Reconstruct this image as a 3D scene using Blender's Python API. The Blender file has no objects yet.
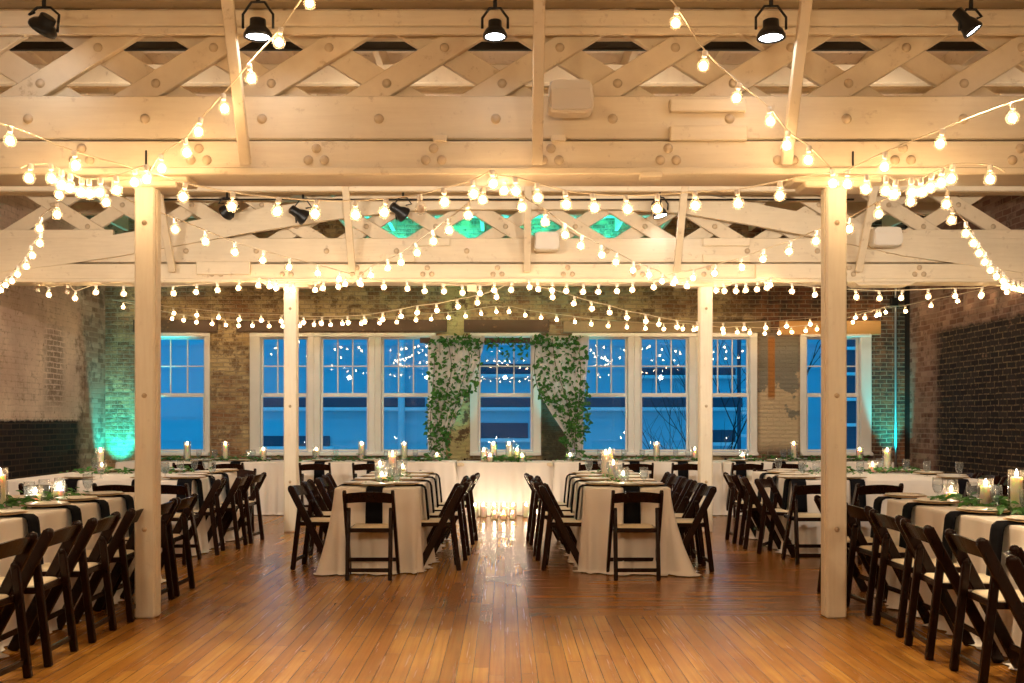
import bpy, math, random
from mathutils import Vector, Matrix, Euler
R = random.Random(7)
PI = math.pi
scene = bpy.context.scene
COL = scene.collection
CAMZ, F, VX, VY = 1.38, 996.0, 505.0, 420.0
KY = 1.0375                      # depth scale

def P(px, py, Y):                # a point of the place seen at px,py standing at depth Y
    return Vector(((px - VX) * Y / F, Y, CAMZ - (py - VY) * Y / F))

# ------------------------------------------------------------------ materials
def newmat(name):
    m = bpy.data.materials.new(name); m.use_nodes = True
    nt = m.node_tree; b = nt.nodes['Principled BSDF']
    return m, nt, b, nt.nodes['Material Output']
def rgb(c): return (c[0], c[1], c[2], 1)
def N(nt, t, **kw):
    n = nt.nodes.new(t)
    for k, v in kw.items():
        if k in n.inputs: n.inputs[k].default_value = v
        else: setattr(n, k, v)
    return n
def ramp(nt, fac, stops):
    r = nt.nodes.new('ShaderNodeValToRGB')
    e = r.color_ramp.elements
    while len(e) < len(stops): e.new(.5)
    for q, (p, c) in zip(e, stops): q.position = p; q.color = rgb(c) if not isinstance(c, (int, float)) else (c, c, c, 1)
    nt.links.new(fac, r.inputs[0]); return r.outputs[0]
def mix(nt, fac, a, b, mode='MIX'):
    n = nt.nodes.new('ShaderNodeMix'); n.data_type = 'RGBA'; n.blend_type = mode
    for s, v in ((n.inputs[0], fac), (n.inputs[6], a), (n.inputs[7], b)):
        if hasattr(v, 'is_linked') or hasattr(v, 'links'): nt.links.new(v, s)
        elif isinstance(v, (int, float)): s.default_value = v if s is n.inputs[0] or s.type == 'VALUE' else (v, v, v, 1)
        else: s.default_value = rgb(v)
    return n.outputs[2]
def math_(nt, op, a, b=None, c=None):
    n = nt.nodes.new('ShaderNodeMath'); n.operation = op
    for i, v in enumerate((a, b, c)):
        if v is None: continue
        if hasattr(v, 'links'): nt.links.new(v, n.inputs[i])
        else: n.inputs[i].default_value = v
    return n.outputs[0]
def noise(nt, vec, scale, detail=4, rough=.55):
    n = N(nt, 'ShaderNodeTexNoise', Scale=scale, Detail=detail, Roughness=rough)
    if vec is not None: nt.links.new(vec, n.inputs['Vector'])
    return n.outputs['Fac']
def coords(nt):
    t = nt.nodes.new('ShaderNodeTexCoord'); return t.outputs['Object']
def sep(nt, v):
    s = nt.nodes.new('ShaderNodeSeparateXYZ'); nt.links.new(v, s.inputs[0]); return s.outputs
def comb(nt, x, y, z):
    c = nt.nodes.new('ShaderNodeCombineXYZ')
    for i, v in enumerate((x, y, z)):
        if hasattr(v, 'links'): nt.links.new(v, c.inputs[i])
        else: c.inputs[i].default_value = v
    return c.outputs[0]
def mapr(nt, v, a, b):           # clamp-map a..b to 0..1
    n = nt.nodes.new('ShaderNodeMapRange'); nt.links.new(v, n.inputs[0])
    n.inputs[1].default_value = a; n.inputs[2].default_value = b; return n.outputs[0]
def bump(nt, b, h, s, d=.01):
    n = N(nt, 'ShaderNodeBump', Strength=s, Distance=d); nt.links.new(h, n.inputs['Height']); nt.links.new(n.outputs[0], b.inputs['Normal'])

def simple(name, c, rough=.5, metal=0, spec=.5, var=0, vscale=8):
    m, nt, b, o = newmat(name)
    b.inputs['Roughness'].default_value = rough; b.inputs['Metallic'].default_value = metal
    b.inputs['Specular IOR Level'].default_value = spec
    f = noise(nt, coords(nt), vscale)
    nt.links.new(mix(nt, f, [x * (1 - var) for x in c], [min(1, x * (1 + var)) for x in c]), b.inputs['Base Color'])
    return m

def painted_wood(name, c, grain=(1, 12, 12), stain=.5, dirt=(.30, .17, .08), k=1.0):
    m, nt, b, o = newmat(name)
    co = coords(nt)
    mp = N(nt, 'ShaderNodeMapping'); mp.inputs['Scale'].default_value = grain; nt.links.new(co, mp.inputs[0])
    g = noise(nt, mp.outputs[0], 3, 6, .6)
    n1 = noise(nt, co, 1.3, 5, .6); n2 = noise(nt, co, 9, 6, .7)
    base = mix(nt, ramp(nt, n1, [(.3, 0.0), (.7, 1.0)]), [x * .84 for x in c], c)
    base = mix(nt, ramp(nt, g, [(.4, 0.0), (.75, .25)]), base, [c[0] * .66, c[1] * .58, c[2] * .47])
    sp = ramp(nt, n2, [(.60, 0.0), (.68, stain)])
    base = mix(nt, sp, base, dirt)
    nt.links.new(base, b.inputs['Base Color'])
    b.inputs['Roughness'].default_value = .55
    bump(nt, b, g, .25, .006)
    return m

M = {}
M['cream'] = painted_wood('cream_paint', (.78, .65, .45), stain=.35)
M['cream_post'] = painted_wood('cream_post_paint', (.84, .75, .58), grain=(14, 14, 1), stain=.15)
M['cream_deck'] = painted_wood('cream_deck_paint', (.80, .64, .48), grain=(9, 1, 9), stain=.7, dirt=(.24, .12, .08))
M['cream_board'] = painted_wood('cream_board_paint', (.76, .62, .42), grain=(3, 3, 3), stain=.45)
M['bolt'] = simple('painted_bolt', (.50, .38, .24), .5, var=.2)
M['white_trim'] = simple('white_window_paint', (.80, .78, .73), .4, var=.05)
M['black_metal'] = simple('black_metal', (.012, .012, .012), .35, .3)
M['dark_steel'] = simple('dark_steel', (.01, .008, .007), .6)
M['speaker'] = simple('cream_plastic', (.70, .62, .50), .45, var=.03)
M['lintel'] = painted_wood('dark_lintel', (.10, .055, .028), stain=.5, dirt=(.35, .20, .08))
M['lintel_tan'] = painted_wood('tan_lintel', (.30, .22, .12), stain=.5, dirt=(.12, .08, .04))
M['plywood'] = painted_wood('orange_plywood', (.62, .34, .11), stain=.2)
M['wire'] = simple('cream_cable', (.75, .62, .42), .5)
M['socket'] = simple('bulb_socket', (.80, .72, .60), .4)
M['gold'] = simple('tan_charger', (.50, .32, .14), .45)
M['plate'] = simple('ivory_plate', (.82, .77, .66), .28)
M['napkin'] = simple('black_linen', (.006, .006, .008), .9, spec=.08)
M['wick'] = simple('wick', (.03, .02, .02), .9)
M['soil_black'] = simple('uplight_black', (.02, .02, .02), .4)
M['conduit'] = simple('steel_conduit', (.5, .5, .5), .35, .8)

def wood_dark():
    m, nt, b, o = newmat('dark_mahogany')
    co = coords(nt)
    mp = N(nt, 'ShaderNodeMapping'); mp.inputs['Scale'].default_value = (14, 14, 3); nt.links.new(co, mp.inputs[0])
    g = noise(nt, mp.outputs[0], 4, 5)
    nt.links.new(mix(nt, g, (.006, .0025, .0015), (.026, .008, .004)), b.inputs['Base Color'])
    b.inputs['Roughness'].default_value = .26; b.inputs['Specular IOR Level'].default_value = .24
    return m
M['chair'] = wood_dark()
M['pad'] = simple('ivory_vinyl_pad', (.72, .62, .44), .5, var=.04)

def cloth_mat(name, c, weave=True):
    m, nt, b, o = newmat(name)
    b.inputs['Base Color'].default_value = rgb(c); b.inputs['Roughness'].default_value = .85
    b.inputs['Specular IOR Level'].default_value = .2
    b.inputs['Sheen Weight'].default_value = .2
    n = noise(nt, coords(nt), 120, 2); bump(nt, b, n, .15, .002)
    return m
M['cloth'] = cloth_mat('white_linen', (.82, .76, .68))
def drape_mat():
    m, nt, b, o = newmat('sheer_drape')
    b.inputs['Base Color'].default_value = (.9, .84, .79, 1); b.inputs['Roughness'].default_value = .8
    tr = N(nt, 'ShaderNodeBsdfTranslucent'); tr.inputs[0].default_value = (.8, .76, .7, 1)
    tp = N(nt, 'ShaderNodeBsdfTransparent')
    m1 = N(nt, 'ShaderNodeMixShader'); m1.inputs[0].default_value = .4
    nt.links.new(b.outputs[0], m1.inputs[1]); nt.links.new(tr.outputs[0], m1.inputs[2])
    m2 = N(nt, 'ShaderNodeMixShader'); m2.inputs[0].default_value = .12
    nt.links.new(m1.outputs[0], m2.inputs[1]); nt.links.new(tp.outputs[0], m2.inputs[2])
    nt.links.new(m2.outputs[0], o.inputs[0]); return m
M['drape'] = drape_mat()

def thin_glass(name, ior=1.5, tint=(1, 1, 1), rough=.02, haze=0, hz=(1, .8, .6), k=1.0):
    m, nt, b, o = newmat(name); nt.nodes.remove(b)
    tp = N(nt, 'ShaderNodeBsdfTransparent'); tp.inputs[0].default_value = rgb(tint)
    gl = N(nt, 'ShaderNodeBsdfGlossy'); gl.inputs['Roughness'].default_value = rough
    lw = N(nt, 'ShaderNodeLayerWeight'); lw.inputs[0].default_value = .5; f0 = ((ior - 1) / (ior + 1)) ** 2
    fr = math_(nt, 'MULTIPLY_ADD', math_(nt, 'POWER', lw.outputs['Facing'], 4.0), 1 - f0, f0)
    ms = N(nt, 'ShaderNodeMixShader'); nt.links.new(math_(nt, 'MULTIPLY', fr, k), ms.inputs[0])
    nt.links.new(tp.outputs[0], ms.inputs[1]); nt.links.new(gl.outputs[0], ms.inputs[2])
    last = ms
    if haze:
        tl = N(nt, 'ShaderNodeBsdfTranslucent'); tl.inputs[0].default_value = rgb(hz)
        m2 = N(nt, 'ShaderNodeMixShader'); m2.inputs[0].default_value = haze
        nt.links.new(ms.outputs[0], m2.inputs[1]); nt.links.new(tl.outputs[0], m2.inputs[2]); last = m2
    nt.links.new(last.outputs[0], o.inputs[0]); return m
M['glass'] = thin_glass('clear_glass', 1.5, (.97, .98, .98), haze=.07, hz=(.9, .95, 1))
M['candle_glass'] = thin_glass('candle_glass', 1.45, (.98, .97, .95), haze=.04, hz=(1, .85, .65))
M['pane'] = thin_glass('window_glass', 1.5, (.93, .97, 1), .01, k=1.3)
M['globe'] = thin_glass('bulb_glass', 1.4, (1, .98, .95), .05, haze=.07, hz=(1, .85, .65))
M['water'] = thin_glass('water', 1.33, (.93, .97, 1), .02)

def emit(name, c, s):
    m, nt, b, o = newmat(name); nt.nodes.remove(b)
    e = N(nt, 'ShaderNodeEmission', Strength=s); e.inputs[0].default_value = rgb(c)
    nt.links.new(e.outputs[0], o.inputs[0]); return m
BULB = 15.0
M['filament'] = emit('lit_filament', (1, .69, .38), BULB)
M['filament_off'] = simple('unlit_filament', (.7, .6, .5), .5)
M['flame'] = emit('candle_flame', (1, .80, .58), 56)
M['lens'] = emit('spot_lens', (.85, .90, 1), 14)
M['lens_off'] = simple('dark_lens', (.35, .33, .30), .2)
def wax():
    m, nt, b, o = newmat('ivory_wax')
    b.inputs['Base Color'].default_value = (.95, .88, .74, 1); b.inputs['Roughness'].default_value = .4
    b.inputs['Subsurface Weight'].default_value = .85; b.inputs['Subsurface Radius'].default_value = (1, .55, .25); b.inputs['Subsurface Scale'].default_value = .06
    return m
M['wax'] = wax()
def leaf(name, a, c):
    m, nt, b, o = newmat(name)
    f = noise(nt, coords(nt), 14, 2)
    nt.links.new(mix(nt, ramp(nt, f, [(.35, 0.0), (.65, 1.0)]), a, c), b.inputs['Base Color'])
    b.inputs['Roughness'].default_value = .5
    tr = N(nt, 'ShaderNodeBsdfTranslucent'); tr.inputs[0].default_value = rgb(c)
    m1 = N(nt, 'ShaderNodeMixShader'); m1.inputs[0].default_value = .25
    nt.links.new(b.outputs[0], m1.inputs[1]); nt.links.new(tr.outputs[0], m1.inputs[2]); nt.links.new(m1.outputs[0], o.inputs[0])
    return m
M['leaf'] = leaf('green_leaves', (.025, .12, .02), (.09, .27, .05))
M['stem'] = simple('brown_stem', (.10, .07, .03), .8)

def floor_mat():
    m, nt, b, o = newmat('hardwood_floor')
    s = sep(nt, coords(nt)); x, y = s[0], s[1]
    def bricks(u, v):
        wn = nt.nodes.new('ShaderNodeTexWhiteNoise'); wn.noise_dimensions = '1D'
        nt.links.new(math_(nt, 'FLOOR', math_(nt, 'DIVIDE', v, .088)), wn.inputs['W'])
        t = N(nt, 'ShaderNodeTexBrick'); nt.links.new(comb(nt, math_(nt, 'MULTIPLY_ADD', wn.outputs['Value'], 1.9, u), v, 0), t.inputs['Vector'])
        t.offset = 0
        for k, val in (('Scale', 1), ('Mortar Size', .0026), ('Mortar Smooth', .3), ('Bias', 0), ('Brick Width', 1.9), ('Row Height', .088)): t.inputs[k].default_value = val
        t.inputs['Color1'].default_value = (0, 0, 0, 1); t.inputs['Color2'].default_value = (1, 1, 1, 1); t.inputs['Mortar'].default_value = (.5, .5, .5, 1)
        g = noise(nt, comb(nt, math_(nt, 'MULTIPLY', u, .8), math_(nt, 'MULTIPLY', v, 38), 0), 1, 6, .65)
        return t.outputs['Color'], t.outputs['Fac'], g
    c1, f1, g1 = bricks(y, x); c2, f2, g2 = bricks(x, y)
    mk = math_(nt, 'MULTIPLY', math_(nt, 'GREATER_THAN', x, .17), math_(nt, 'GREATER_THAN', y, 7.02))
    mk = math_(nt, 'MULTIPLY', mk, math_(nt, 'LESS_THAN', y, 14))
    tone = mix(nt, mk, c1, c2); fac = mix(nt, mk, f1, f2); g = mix(nt, mk, g1, g2)
    base = mix(nt, tone, (.37, .160, .024), (.58, .295, .056))
    base = mix(nt, ramp(nt, g, [(.35, 0.0), (.7, .7)]), base, (.20, .058, .008))
    big = noise(nt, coords(nt), .9, 4)
    base = mix(nt, ramp(nt, big, [(.42, 0.0), (.62, .6)]), base, (.24, .078, .010))
    base = mix(nt, mk, base, mix(nt, .35, base, (.20, .062, .010)))
    sp = noise(nt, coords(nt), 7, 3)
    base = mix(nt, ramp(nt, sp, [(.70, 0.0), (.76, .6)]), base, (.05, .02, .008))
    base = mix(nt, math_(nt, 'MULTIPLY', fac, .6), base, (.05, .018, .005))
    nt.links.new(base, b.inputs['Base Color'])
    nt.links.new(ramp(nt, g, [(.2, .21), (.8, .30)]), b.inputs['Roughness'])
    b.inputs['Specular IOR Level'].default_value = .55
    h = math_(nt, 'SUBTRACT', math_(nt, 'MULTIPLY', g, .25), fac); bump(nt, b, h, .06, .001)
    return m
M['floor'] = floor_mat()

def brick_tex(nt, u, v, bw=.215, rh=.072, mort=.010):
    t = N(nt, 'ShaderNodeTexBrick')
    wob = noise(nt, comb(nt, u, v, 3), 3, 2)
    v2 = math_(nt, 'ADD', v, math_(nt, 'MULTIPLY', wob, .025))
    nt.links.new(comb(nt, u, v2, 0), t.inputs['Vector'])
    for k, val in (('Scale', 1), ('Mortar Size', mort), ('Mortar Smooth', .35), ('Bias', 0), ('Brick Width', bw), ('Row Height', rh)): t.inputs[k].default_value = val
    t.inputs['Color1'].default_value = (0, 0, 0, 1); t.inputs['Color2'].default_value = (1, 1, 1, 1); t.inputs['Mortar'].default_value = (.5, .5, .5, 1)
    return t.outputs['Color'], t.outputs['Fac']
def window_mask(nt, v, a, b_, soft=.03):
    return math_(nt, 'MULTIPLY', mapr(nt, v, a - soft, a + soft), math_(nt, 'SUBTRACT', 1.0, mapr(nt, v, b_ - soft, b_ + soft)))

def wall_back_mat():
    m, nt, b, o = newmat('old_tan_brick')
    co = coords(nt); s = sep(nt, co); x, z = s[0], s[2]
    c, f = brick_tex(nt, x, z)
    n1 = noise(nt, co, 1.1, 6, .65); n2 = noise(nt, co, 5, 6, .7); n3 = noise(nt, co, 16, 4, .7)
    tan = mix(nt, c, (.46, .33, .15), (.64, .49, .26))
    tan = mix(nt, ramp(nt, math_(nt, 'ADD', n2, math_(nt, 'MULTIPLY', c, .08)), [(.54, 0.0), (.60, .85)]), tan, (.16, .09, .04))
    tan = mix(nt, ramp(nt, math_(nt, 'ADD', c, math_(nt, 'MULTIPLY', n3, .3)), [(.96, 0.0), (1.02, .75)]), tan, (.15, .085, .04))
    tan = mix(nt, ramp(nt, n3, [(.45, 0.0), (.7, .45)]), tan, (.62, .50, .30))
    red = mix(nt, c, (.16, .055, .025), (.30, .13, .055))
    base = mix(nt, ramp(nt, n1, [(.46, 0.0), (.6, .7)]), tan, red)
    rightside = mapr(nt, math_(nt, 'ADD', x, math_(nt, 'MULTIPLY', n1, .8)), 4.3, 4.9)
    base = mix(nt, rightside, base, mix(nt, ramp(nt, n2, [(.4, 0.0), (.6, 1.0)]), red, (.05, .03, .02)))
    base = mix(nt, math_(nt, 'MULTIPLY', f, math_(nt, 'SUBTRACT', 1.0, math_(nt, 'MULTIPLY', n3, .7))), base, (.36, .29, .19))
    fm = window_mask(nt, x, -1.02, -.60)
    base = mix(nt, math_(nt, 'MULTIPLY', fm, .8), base, mix(nt, ramp(nt, n2, [(.5, 0.0), (.56, 1.0)]), (.60, .53, .24), (.13, .08, .04)))
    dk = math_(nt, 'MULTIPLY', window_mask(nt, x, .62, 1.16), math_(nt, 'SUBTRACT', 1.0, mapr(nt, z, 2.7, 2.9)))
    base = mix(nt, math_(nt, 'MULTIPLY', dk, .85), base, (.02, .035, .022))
    # plaster remains right of the right-hand window group
    pm = math_(nt, 'MULTIPLY', window_mask(nt, x, 4.36, 5.06, .04), window_mask(nt, z, .9, 2.85, .12))
    pl = mix(nt, ramp(nt, math_(nt, 'ADD', noise(nt, co, 2.2, 5, .6), math_(nt, 'MULTIPLY_ADD', z, -.22, .40)), [(.48, 0.0), (.51, 1.0)]), (.24, .22, .17), (.62, .48, .30))
    base = mix(nt, pm, base, pl)
    strip = math_(nt, 'MULTIPLY', window_mask(nt, x, 4.52, 4.64, .01), window_mask(nt, z, 1.75, 2.8, .04))
    base = mix(nt, strip, base, (.42, .17, .04))
    nt.links.new(base, b.inputs['Base Color']); b.inputs['Roughness'].default_value = .8
    h = math_(nt, 'ADD', math_(nt, 'MULTIPLY', n3, .9), math_(nt, 'MULTIPLY', f, -1.0)); h = math_(nt, 'ADD', h, math_(nt, 'MULTIPLY', c, .5))
    bump(nt, b, h, 1.0, .03)
    return m
def wall_side_mat(left):
    m, nt, b, o = newmat('plastered_brick' if left else 'black_painted_brick')
    co = coords(nt); s = sep(nt, co); y, z = s[1], s[2]
    c, f = brick_tex(nt, y, z, .235, .084, .011)
    n1 = noise(nt, co, .9, 6, .65); n2 = noise(nt, co, 4, 6, .7); n3 = noise(nt, co, 14, 5, .75)
    if left:
        plaster = mix(nt, ramp(nt, n1, [(.35, 0.0), (.65, 1.0)]), (.60, .43, .33), (.88, .70, .55))
        plaster = mix(nt, ramp(nt, n2, [(.56, 0.0), (.72, .6)]), plaster, (.28, .17, .09))
        plaster = mix(nt, ramp(nt, n3, [(.60, 0.0), (.68, .85)]), plaster, (.22, .10, .055))
        plaster = mix(nt, math_(nt, 'MULTIPLY', f, ramp(nt, n2, [(.45, 0.0), (.62, .45)])), plaster, (.34, .23, .14))
        spot = math_(nt, 'MULTIPLY', window_mask(nt, y, 14.9, 15.5, .12), window_mask(nt, z, 1.6, 2.8, .15))
        rows = ramp(nt, math_(nt, 'ADD', math_(nt, 'MULTIPLY', f, -.3), n3), [(.36, 0.0), (.46, .7)])
        plaster = mix(nt, math_(nt, 'MULTIPLY', spot, rows), plaster, (.16, .09, .05))
        dark = mix(nt, c, (.006, .004, .003), (.028, .014, .009))
        dark = mix(nt, math_(nt, 'MULTIPLY', f, .35), dark, (.12, .07, .04))
        dark = mix(nt, ramp(nt, n3, [(.68, 0.0), (.74, .8)]), dark, (.35, .24, .14))
        zz = math_(nt, 'ADD', z, math_(nt, 'MULTIPLY', math_(nt, 'SUBTRACT', n3, .5), .12))
        base = mix(nt, mapr(nt, zz, 1.36, 1.40), dark, plaster)
        corner = mapr(nt, math_(nt, 'ADD', y, n2), 16.45, 16.75)
        bare = mix(nt, c, (.24, .13, .08), (.48, .34, .24))
        bare = mix(nt, ramp(nt, n2, [(.5, 0.0), (.6, .7)]), bare, (.12, .07, .05))
        base = mix(nt, corner, base, bare)
    else:
        dark = mix(nt, c, (.010, .008, .008), (.035, .026, .022))
        dark = mix(nt, ramp(nt, n2, [(.64, 0.0), (.70, .7)]), dark, (.25, .13, .08))
        dark = mix(nt, math_(nt, 'MULTIPLY', f, ramp(nt, n3, [(.42, .05), (.64, .9)])), dark, (.30, .20, .10))
        bare = mix(nt, c, (.17, .08, .055), (.36, .24, .18))
        bare = mix(nt, ramp(nt, n2, [(.5, 0.0), (.62, .8)]), bare, (.08, .04, .03))
        bare = mix(nt, math_(nt, 'MULTIPLY', f, .4), bare, (.36, .27, .2))
        zz = math_(nt, 'ADD', z, math_(nt, 'MULTIPLY', math_(nt, 'SUBTRACT', n2, .5), .25))
        up = mapr(nt, zz, 2.76, 2.82)
        co_ = mapr(nt, math_(nt, 'ADD', y, n2), 16.2, 16.5)
        base = mix(nt, math_(nt, 'MAXIMUM', up, co_), dark, bare)
        darkedge = mapr(nt, y, 16.88, 16.92)
        base = mix(nt, darkedge, base, (.02, .012, .01))
    nt.links.new(base, b.inputs['Base Color']); b.inputs['Roughness'].default_value = .7; b.inputs['Specular IOR Level'].default_value = .2
    h = math_(nt, 'ADD', math_(nt, 'MULTIPLY', n3, .3), math_(nt, 'MULTIPLY', f, -.6))
    bump(nt, b, h, .5 if left else .8, .015)
    return m
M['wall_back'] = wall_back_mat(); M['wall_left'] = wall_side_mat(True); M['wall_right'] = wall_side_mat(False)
M['wall_near'] = simple('tan_plaster', (.5, .4, .28), .8, var=.15, vscale=2)
M['facade'] = simple('pale_siding', (.22, .64, .74), .7, var=.12, vscale=.6)
M['facade_dark'] = simple('dark_opening', (.05, .10, .14), .6, spec=.1)
M['ground'] = simple('outside_gravel', (.3, .3, .3), .9, var=.2)
M['bark'] = simple('bare_branches', (.02, .02, .02), .9)
M['drainpipe'] = simple('pale_pipe', (.85, .88, .9), .5)

# ------------------------------------------------------------------ mesh building
class MB:
    def __init__(s): s.v = []; s.f = []; s.sm = []
    def add(s, vs, fs, smooth=False, mat=None):
        n = len(s.v)
        s.v += [tuple((mat @ Vector(v)) if mat else v) for v in vs]
        s.f += [tuple(i + n for i in f) for f in fs]; s.sm += [smooth] * len(fs); return s
    def box(s, c, d, bev=0.0, rot=None):
        hx, hy, hz = d[0] / 2, d[1] / 2, d[2] / 2
        M4 = Matrix.Translation(c) @ (rot.to_4x4() if rot else Matrix.Identity(4))
        b = min(bev, hx * .9, hy * .9, hz * .9)
        if b <= 0:
            vs = [(x, y, z) for x in (-hx, hx) for y in (-hy, hy) for z in (-hz, hz)]
            fs = [(0, 1, 3, 2), (4, 6, 7, 5), (0, 4, 5, 1), (2, 3, 7, 6), (0, 2, 6, 4), (1, 5, 7, 3)]
            return s.add(vs, fs, False, M4)
        vs = []; idx = {}
        for sx in (-1, 1):
            for sy in (-1, 1):
                for sz in (-1, 1):
                    for a in range(3):
                        p = [sx * (hx - b), sy * (hy - b), sz * (hz - b)]
                        p[a] = (sx * hx, sy * hy, sz * hz)[a]
                        idx[(sx, sy, sz, a)] = len(vs); vs.append(p)
        fs = []
        def q(l): fs.append(tuple(idx[k] for k in l))
        for sg in (-1, 1):
            o = [(-1, -1), (1, -1), (1, 1), (-1, 1)]
            for a in range(3):
                l = []
                for (u, w) in o:
                    k = [0, 0, 0]; k[a] = sg; k[(a + 1) % 3] = u; k[(a + 2) % 3] = w; l.append((k[0], k[1], k[2], a))
                if sg < 0: l.reverse()
                q(l)
        for a in range(3):          # edges along axis a
            b1, c1 = (a + 1) % 3, (a + 2) % 3
            for u in (-1, 1):
                for w in (-1, 1):
                    def key(e, ax):
                        k = [0, 0, 0]; k[a] = e; k[b1] = u; k[c1] = w; return (k[0], k[1], k[2], ax)
                    l = [key(-1, b1), key(1, b1), key(1, c1), key(-1, c1)]
                    if u * w < 0: l.reverse()
                    q(l)
        for sx in (-1, 1):
            for sy in (-1, 1):
                for sz in (-1, 1):
                    l = [(sx, sy, sz, 0), (sx, sy, sz, 1), (sx, sy, sz, 2)]
                    if sx * sy * sz < 0: l.reverse()
                    q(l)
        return s.add(vs, fs, False, M4)
    def bar(s, a, b_, w, t, bev=.003, up=Vector((0, 0, 1))):
        a = Vector(a); b_ = Vector(b_); d = b_ - a; L = d.length; d.normalize()
        side = d.cross(up)
        if side.length < 1e-4: side = Vector((1, 0, 0))
        side.normalize(); u2 = side.cross(d)
        rot = Matrix((side, d, u2)).transposed()
        return s.box((a + b_) / 2, (w, L, t), bev, rot)
    def lathe(s, prof, n=16, c=(0, 0, 0), smooth=True, mat=None, close=True):
        vs = []; fs = []
        for (r, z) in prof:
            for i in range(n):
                a = 2 * PI * i / n; vs.append((c[0] + r * math.cos(a), c[1] + r * math.sin(a), c[2] + z))
        for j in range(len(prof) - 1):
            for i in range(n):
                k = (i + 1) % n; fs.append((j * n + i, j * n + k, (j + 1) * n + k, (j + 1) * n + i))
        if close:
            if prof[0][0] > 1e-5: fs.append(tuple(reversed(range(n))))
            if prof[-1][0] > 1e-5: fs.append(tuple(range((len(prof) - 1) * n, len(prof) * n)))
        return s.add(vs, fs, smooth, mat)
    def tube(s, pts, r, n=6, cap=True, radii=None):
        pts = [Vector(p) for p in pts]; vs = []; fs = []; prev = None
        for i, p in enumerate(pts):
            d = (pts[min(i + 1, len(pts) - 1)] - pts[max(i - 1, 0)]).normalized()
            if prev is None:
                u = d.cross(Vector((0, 0, 1)))
                if u.length < 1e-3: u = Vector((1, 0, 0))
            else: u = prev - d * prev.dot(d)
            u.normalize(); w = d.cross(u); prev = u
            rr = radii[i] if radii else r
            for k in range(n):
                a = 2 * PI * k / n; vs.append(tuple(p + (u * math.cos(a) + w * math.sin(a)) * rr))
        for i in range(len(pts) - 1):
            for k in range(n):
                q = (k + 1) % n; fs.append((i * n + k, i * n + q, (i + 1) * n + q, (i + 1) * n + k))
        if cap: fs.append(tuple(reversed(range(n)))); fs.append(tuple(range((len(pts) - 1) * n, len(pts) * n)))
        return s.add(vs, fs, True)
    def mesh(s, name, mat, solid=0):
        me = bpy.data.meshes.new(name); me.from_pydata(s.v, [], s.f)
        me.polygons.foreach_set('use_smooth', s.sm); me.materials.append(mat); me.update(); return me
    def obj(s, name, mat, parent=None):
        o = bpy.data.objects.new(name, s.mesh(name, mat)); COL.objects.link(o)
        if parent: o.parent = parent
        return o
def tag(o, label, cat, group=None):
    o['label'] = label; o['category'] = cat
    if group: o['group'] = group
    return o
def empty(name, label, cat, loc=(0, 0, 0), rz=0, group=None):
    o = bpy.data.objects.new(name, None); COL.objects.link(o); o.location = loc; o.rotation_euler = (0, 0, rz)
    o.empty_display_size = .1
    return tag(o, label, cat, group)
def struct(o): o['kind'] = 'structure'; return o
def dup(root, loc, rz=0, label=None, group=None, scale=None):
    r = root.copy(); COL.objects.link(r); r.location = loc; r.rotation_euler = (0, 0, rz)
    if scale: r.scale = scale
    if label: r['label'] = label
    if group: r['group'] = group
    for ch in list(root.children):
        c = ch.copy(); COL.objects.link(c); c.parent = r
        for g in list(ch.children):
            d = g.copy(); COL.objects.link(d); d.parent = c
    return r
class Proto:                     # the first placing moves the prototype itself, later ones copy it
    def __init__(s, root): s.root = root; s.used = False
    def put(s, loc, rz, label, group=None, scale=None):
        if not s.used:
            s.used = True; r = s.root; r.location = loc; r.rotation_euler = (0, 0, rz); r['label'] = label
            if scale: r.scale = scale
            s.scale0 = scale
            if group: r['group'] = group
            return r
        r = dup(s.root, loc, rz, label, group, scale or (1, 1, 1))
        if not group and 'group' in r: del r['group']
        return r
ORD = ['first', 'second', 'third', 'fourth', 'fifth', 'sixth', 'seventh', 'eighth', 'ninth', 'tenth', 'eleventh', 'twelfth', 'thirteenth', 'fourteenth', 'fifteenth']

# ------------------------------------------------------------------ room shell
XW, YB, YN, ZC = 6.87, 17.12, -3.2, 4.85
SB = F / YB
def bx(px): return (px - VX) / SB
def bz(py): return CAMZ - (py - VY) / SB
struct(MB().box((0, (YB + YN) / 2, -.1), (2 * XW + .6, YB - YN + .8, .2)).obj('floor', M['floor']))
# ceiling: deck boards running across, laid on rafters
dk = MB(); y = YN
while y < YB + .3:
    dk.box((0, y + .07, ZC + .02 + R.uniform(-.004, .004)), (2 * XW + .6, .135, .04)); y += .14
dk.box((0, (YB + YN) / 2, ZC + .07), (2 * XW + .8, YB - YN + 1, .05))
struct(dk.obj('ceiling', M['cream_deck']))
for i in range(18):
    x = -6.5 + i * .765
    o = MB().box((x, (YB + YN) / 2, ZC - .11), (.06, YB - YN, .22), .006).obj('trim_%d' % (i + 1), M['cream_board']); struct(o)
ZO0, ZO1 = bz(455), bz(333)
WIN = [(144, 210, 152, 203), (250, 314, 262, 306), (314, 375, 322, 367), (375, 436, 383, 428), (470, 541, 480, 531),
       (572, 634, 583, 626), (634, 696, 642, 687), (696, 757, 704, 748), (800, 871, 808, 858)]
OPEN = [(144, 210), (250, 436), (470, 541), (572, 757), (800, 871)]
wb = MB(); T = .35
wb.box((0, YB + T / 2, ZO0 / 2), (2 * XW + .7, T, ZO0))
wb.box((0, YB + T / 2, (ZO1 + 5) / 2), (2 * XW + .7, T, 5 - ZO1))
ed = [-XW - .35] + [v for a, b_ in OPEN for v in (bx(a), bx(b_))] + [XW + .35]
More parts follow.
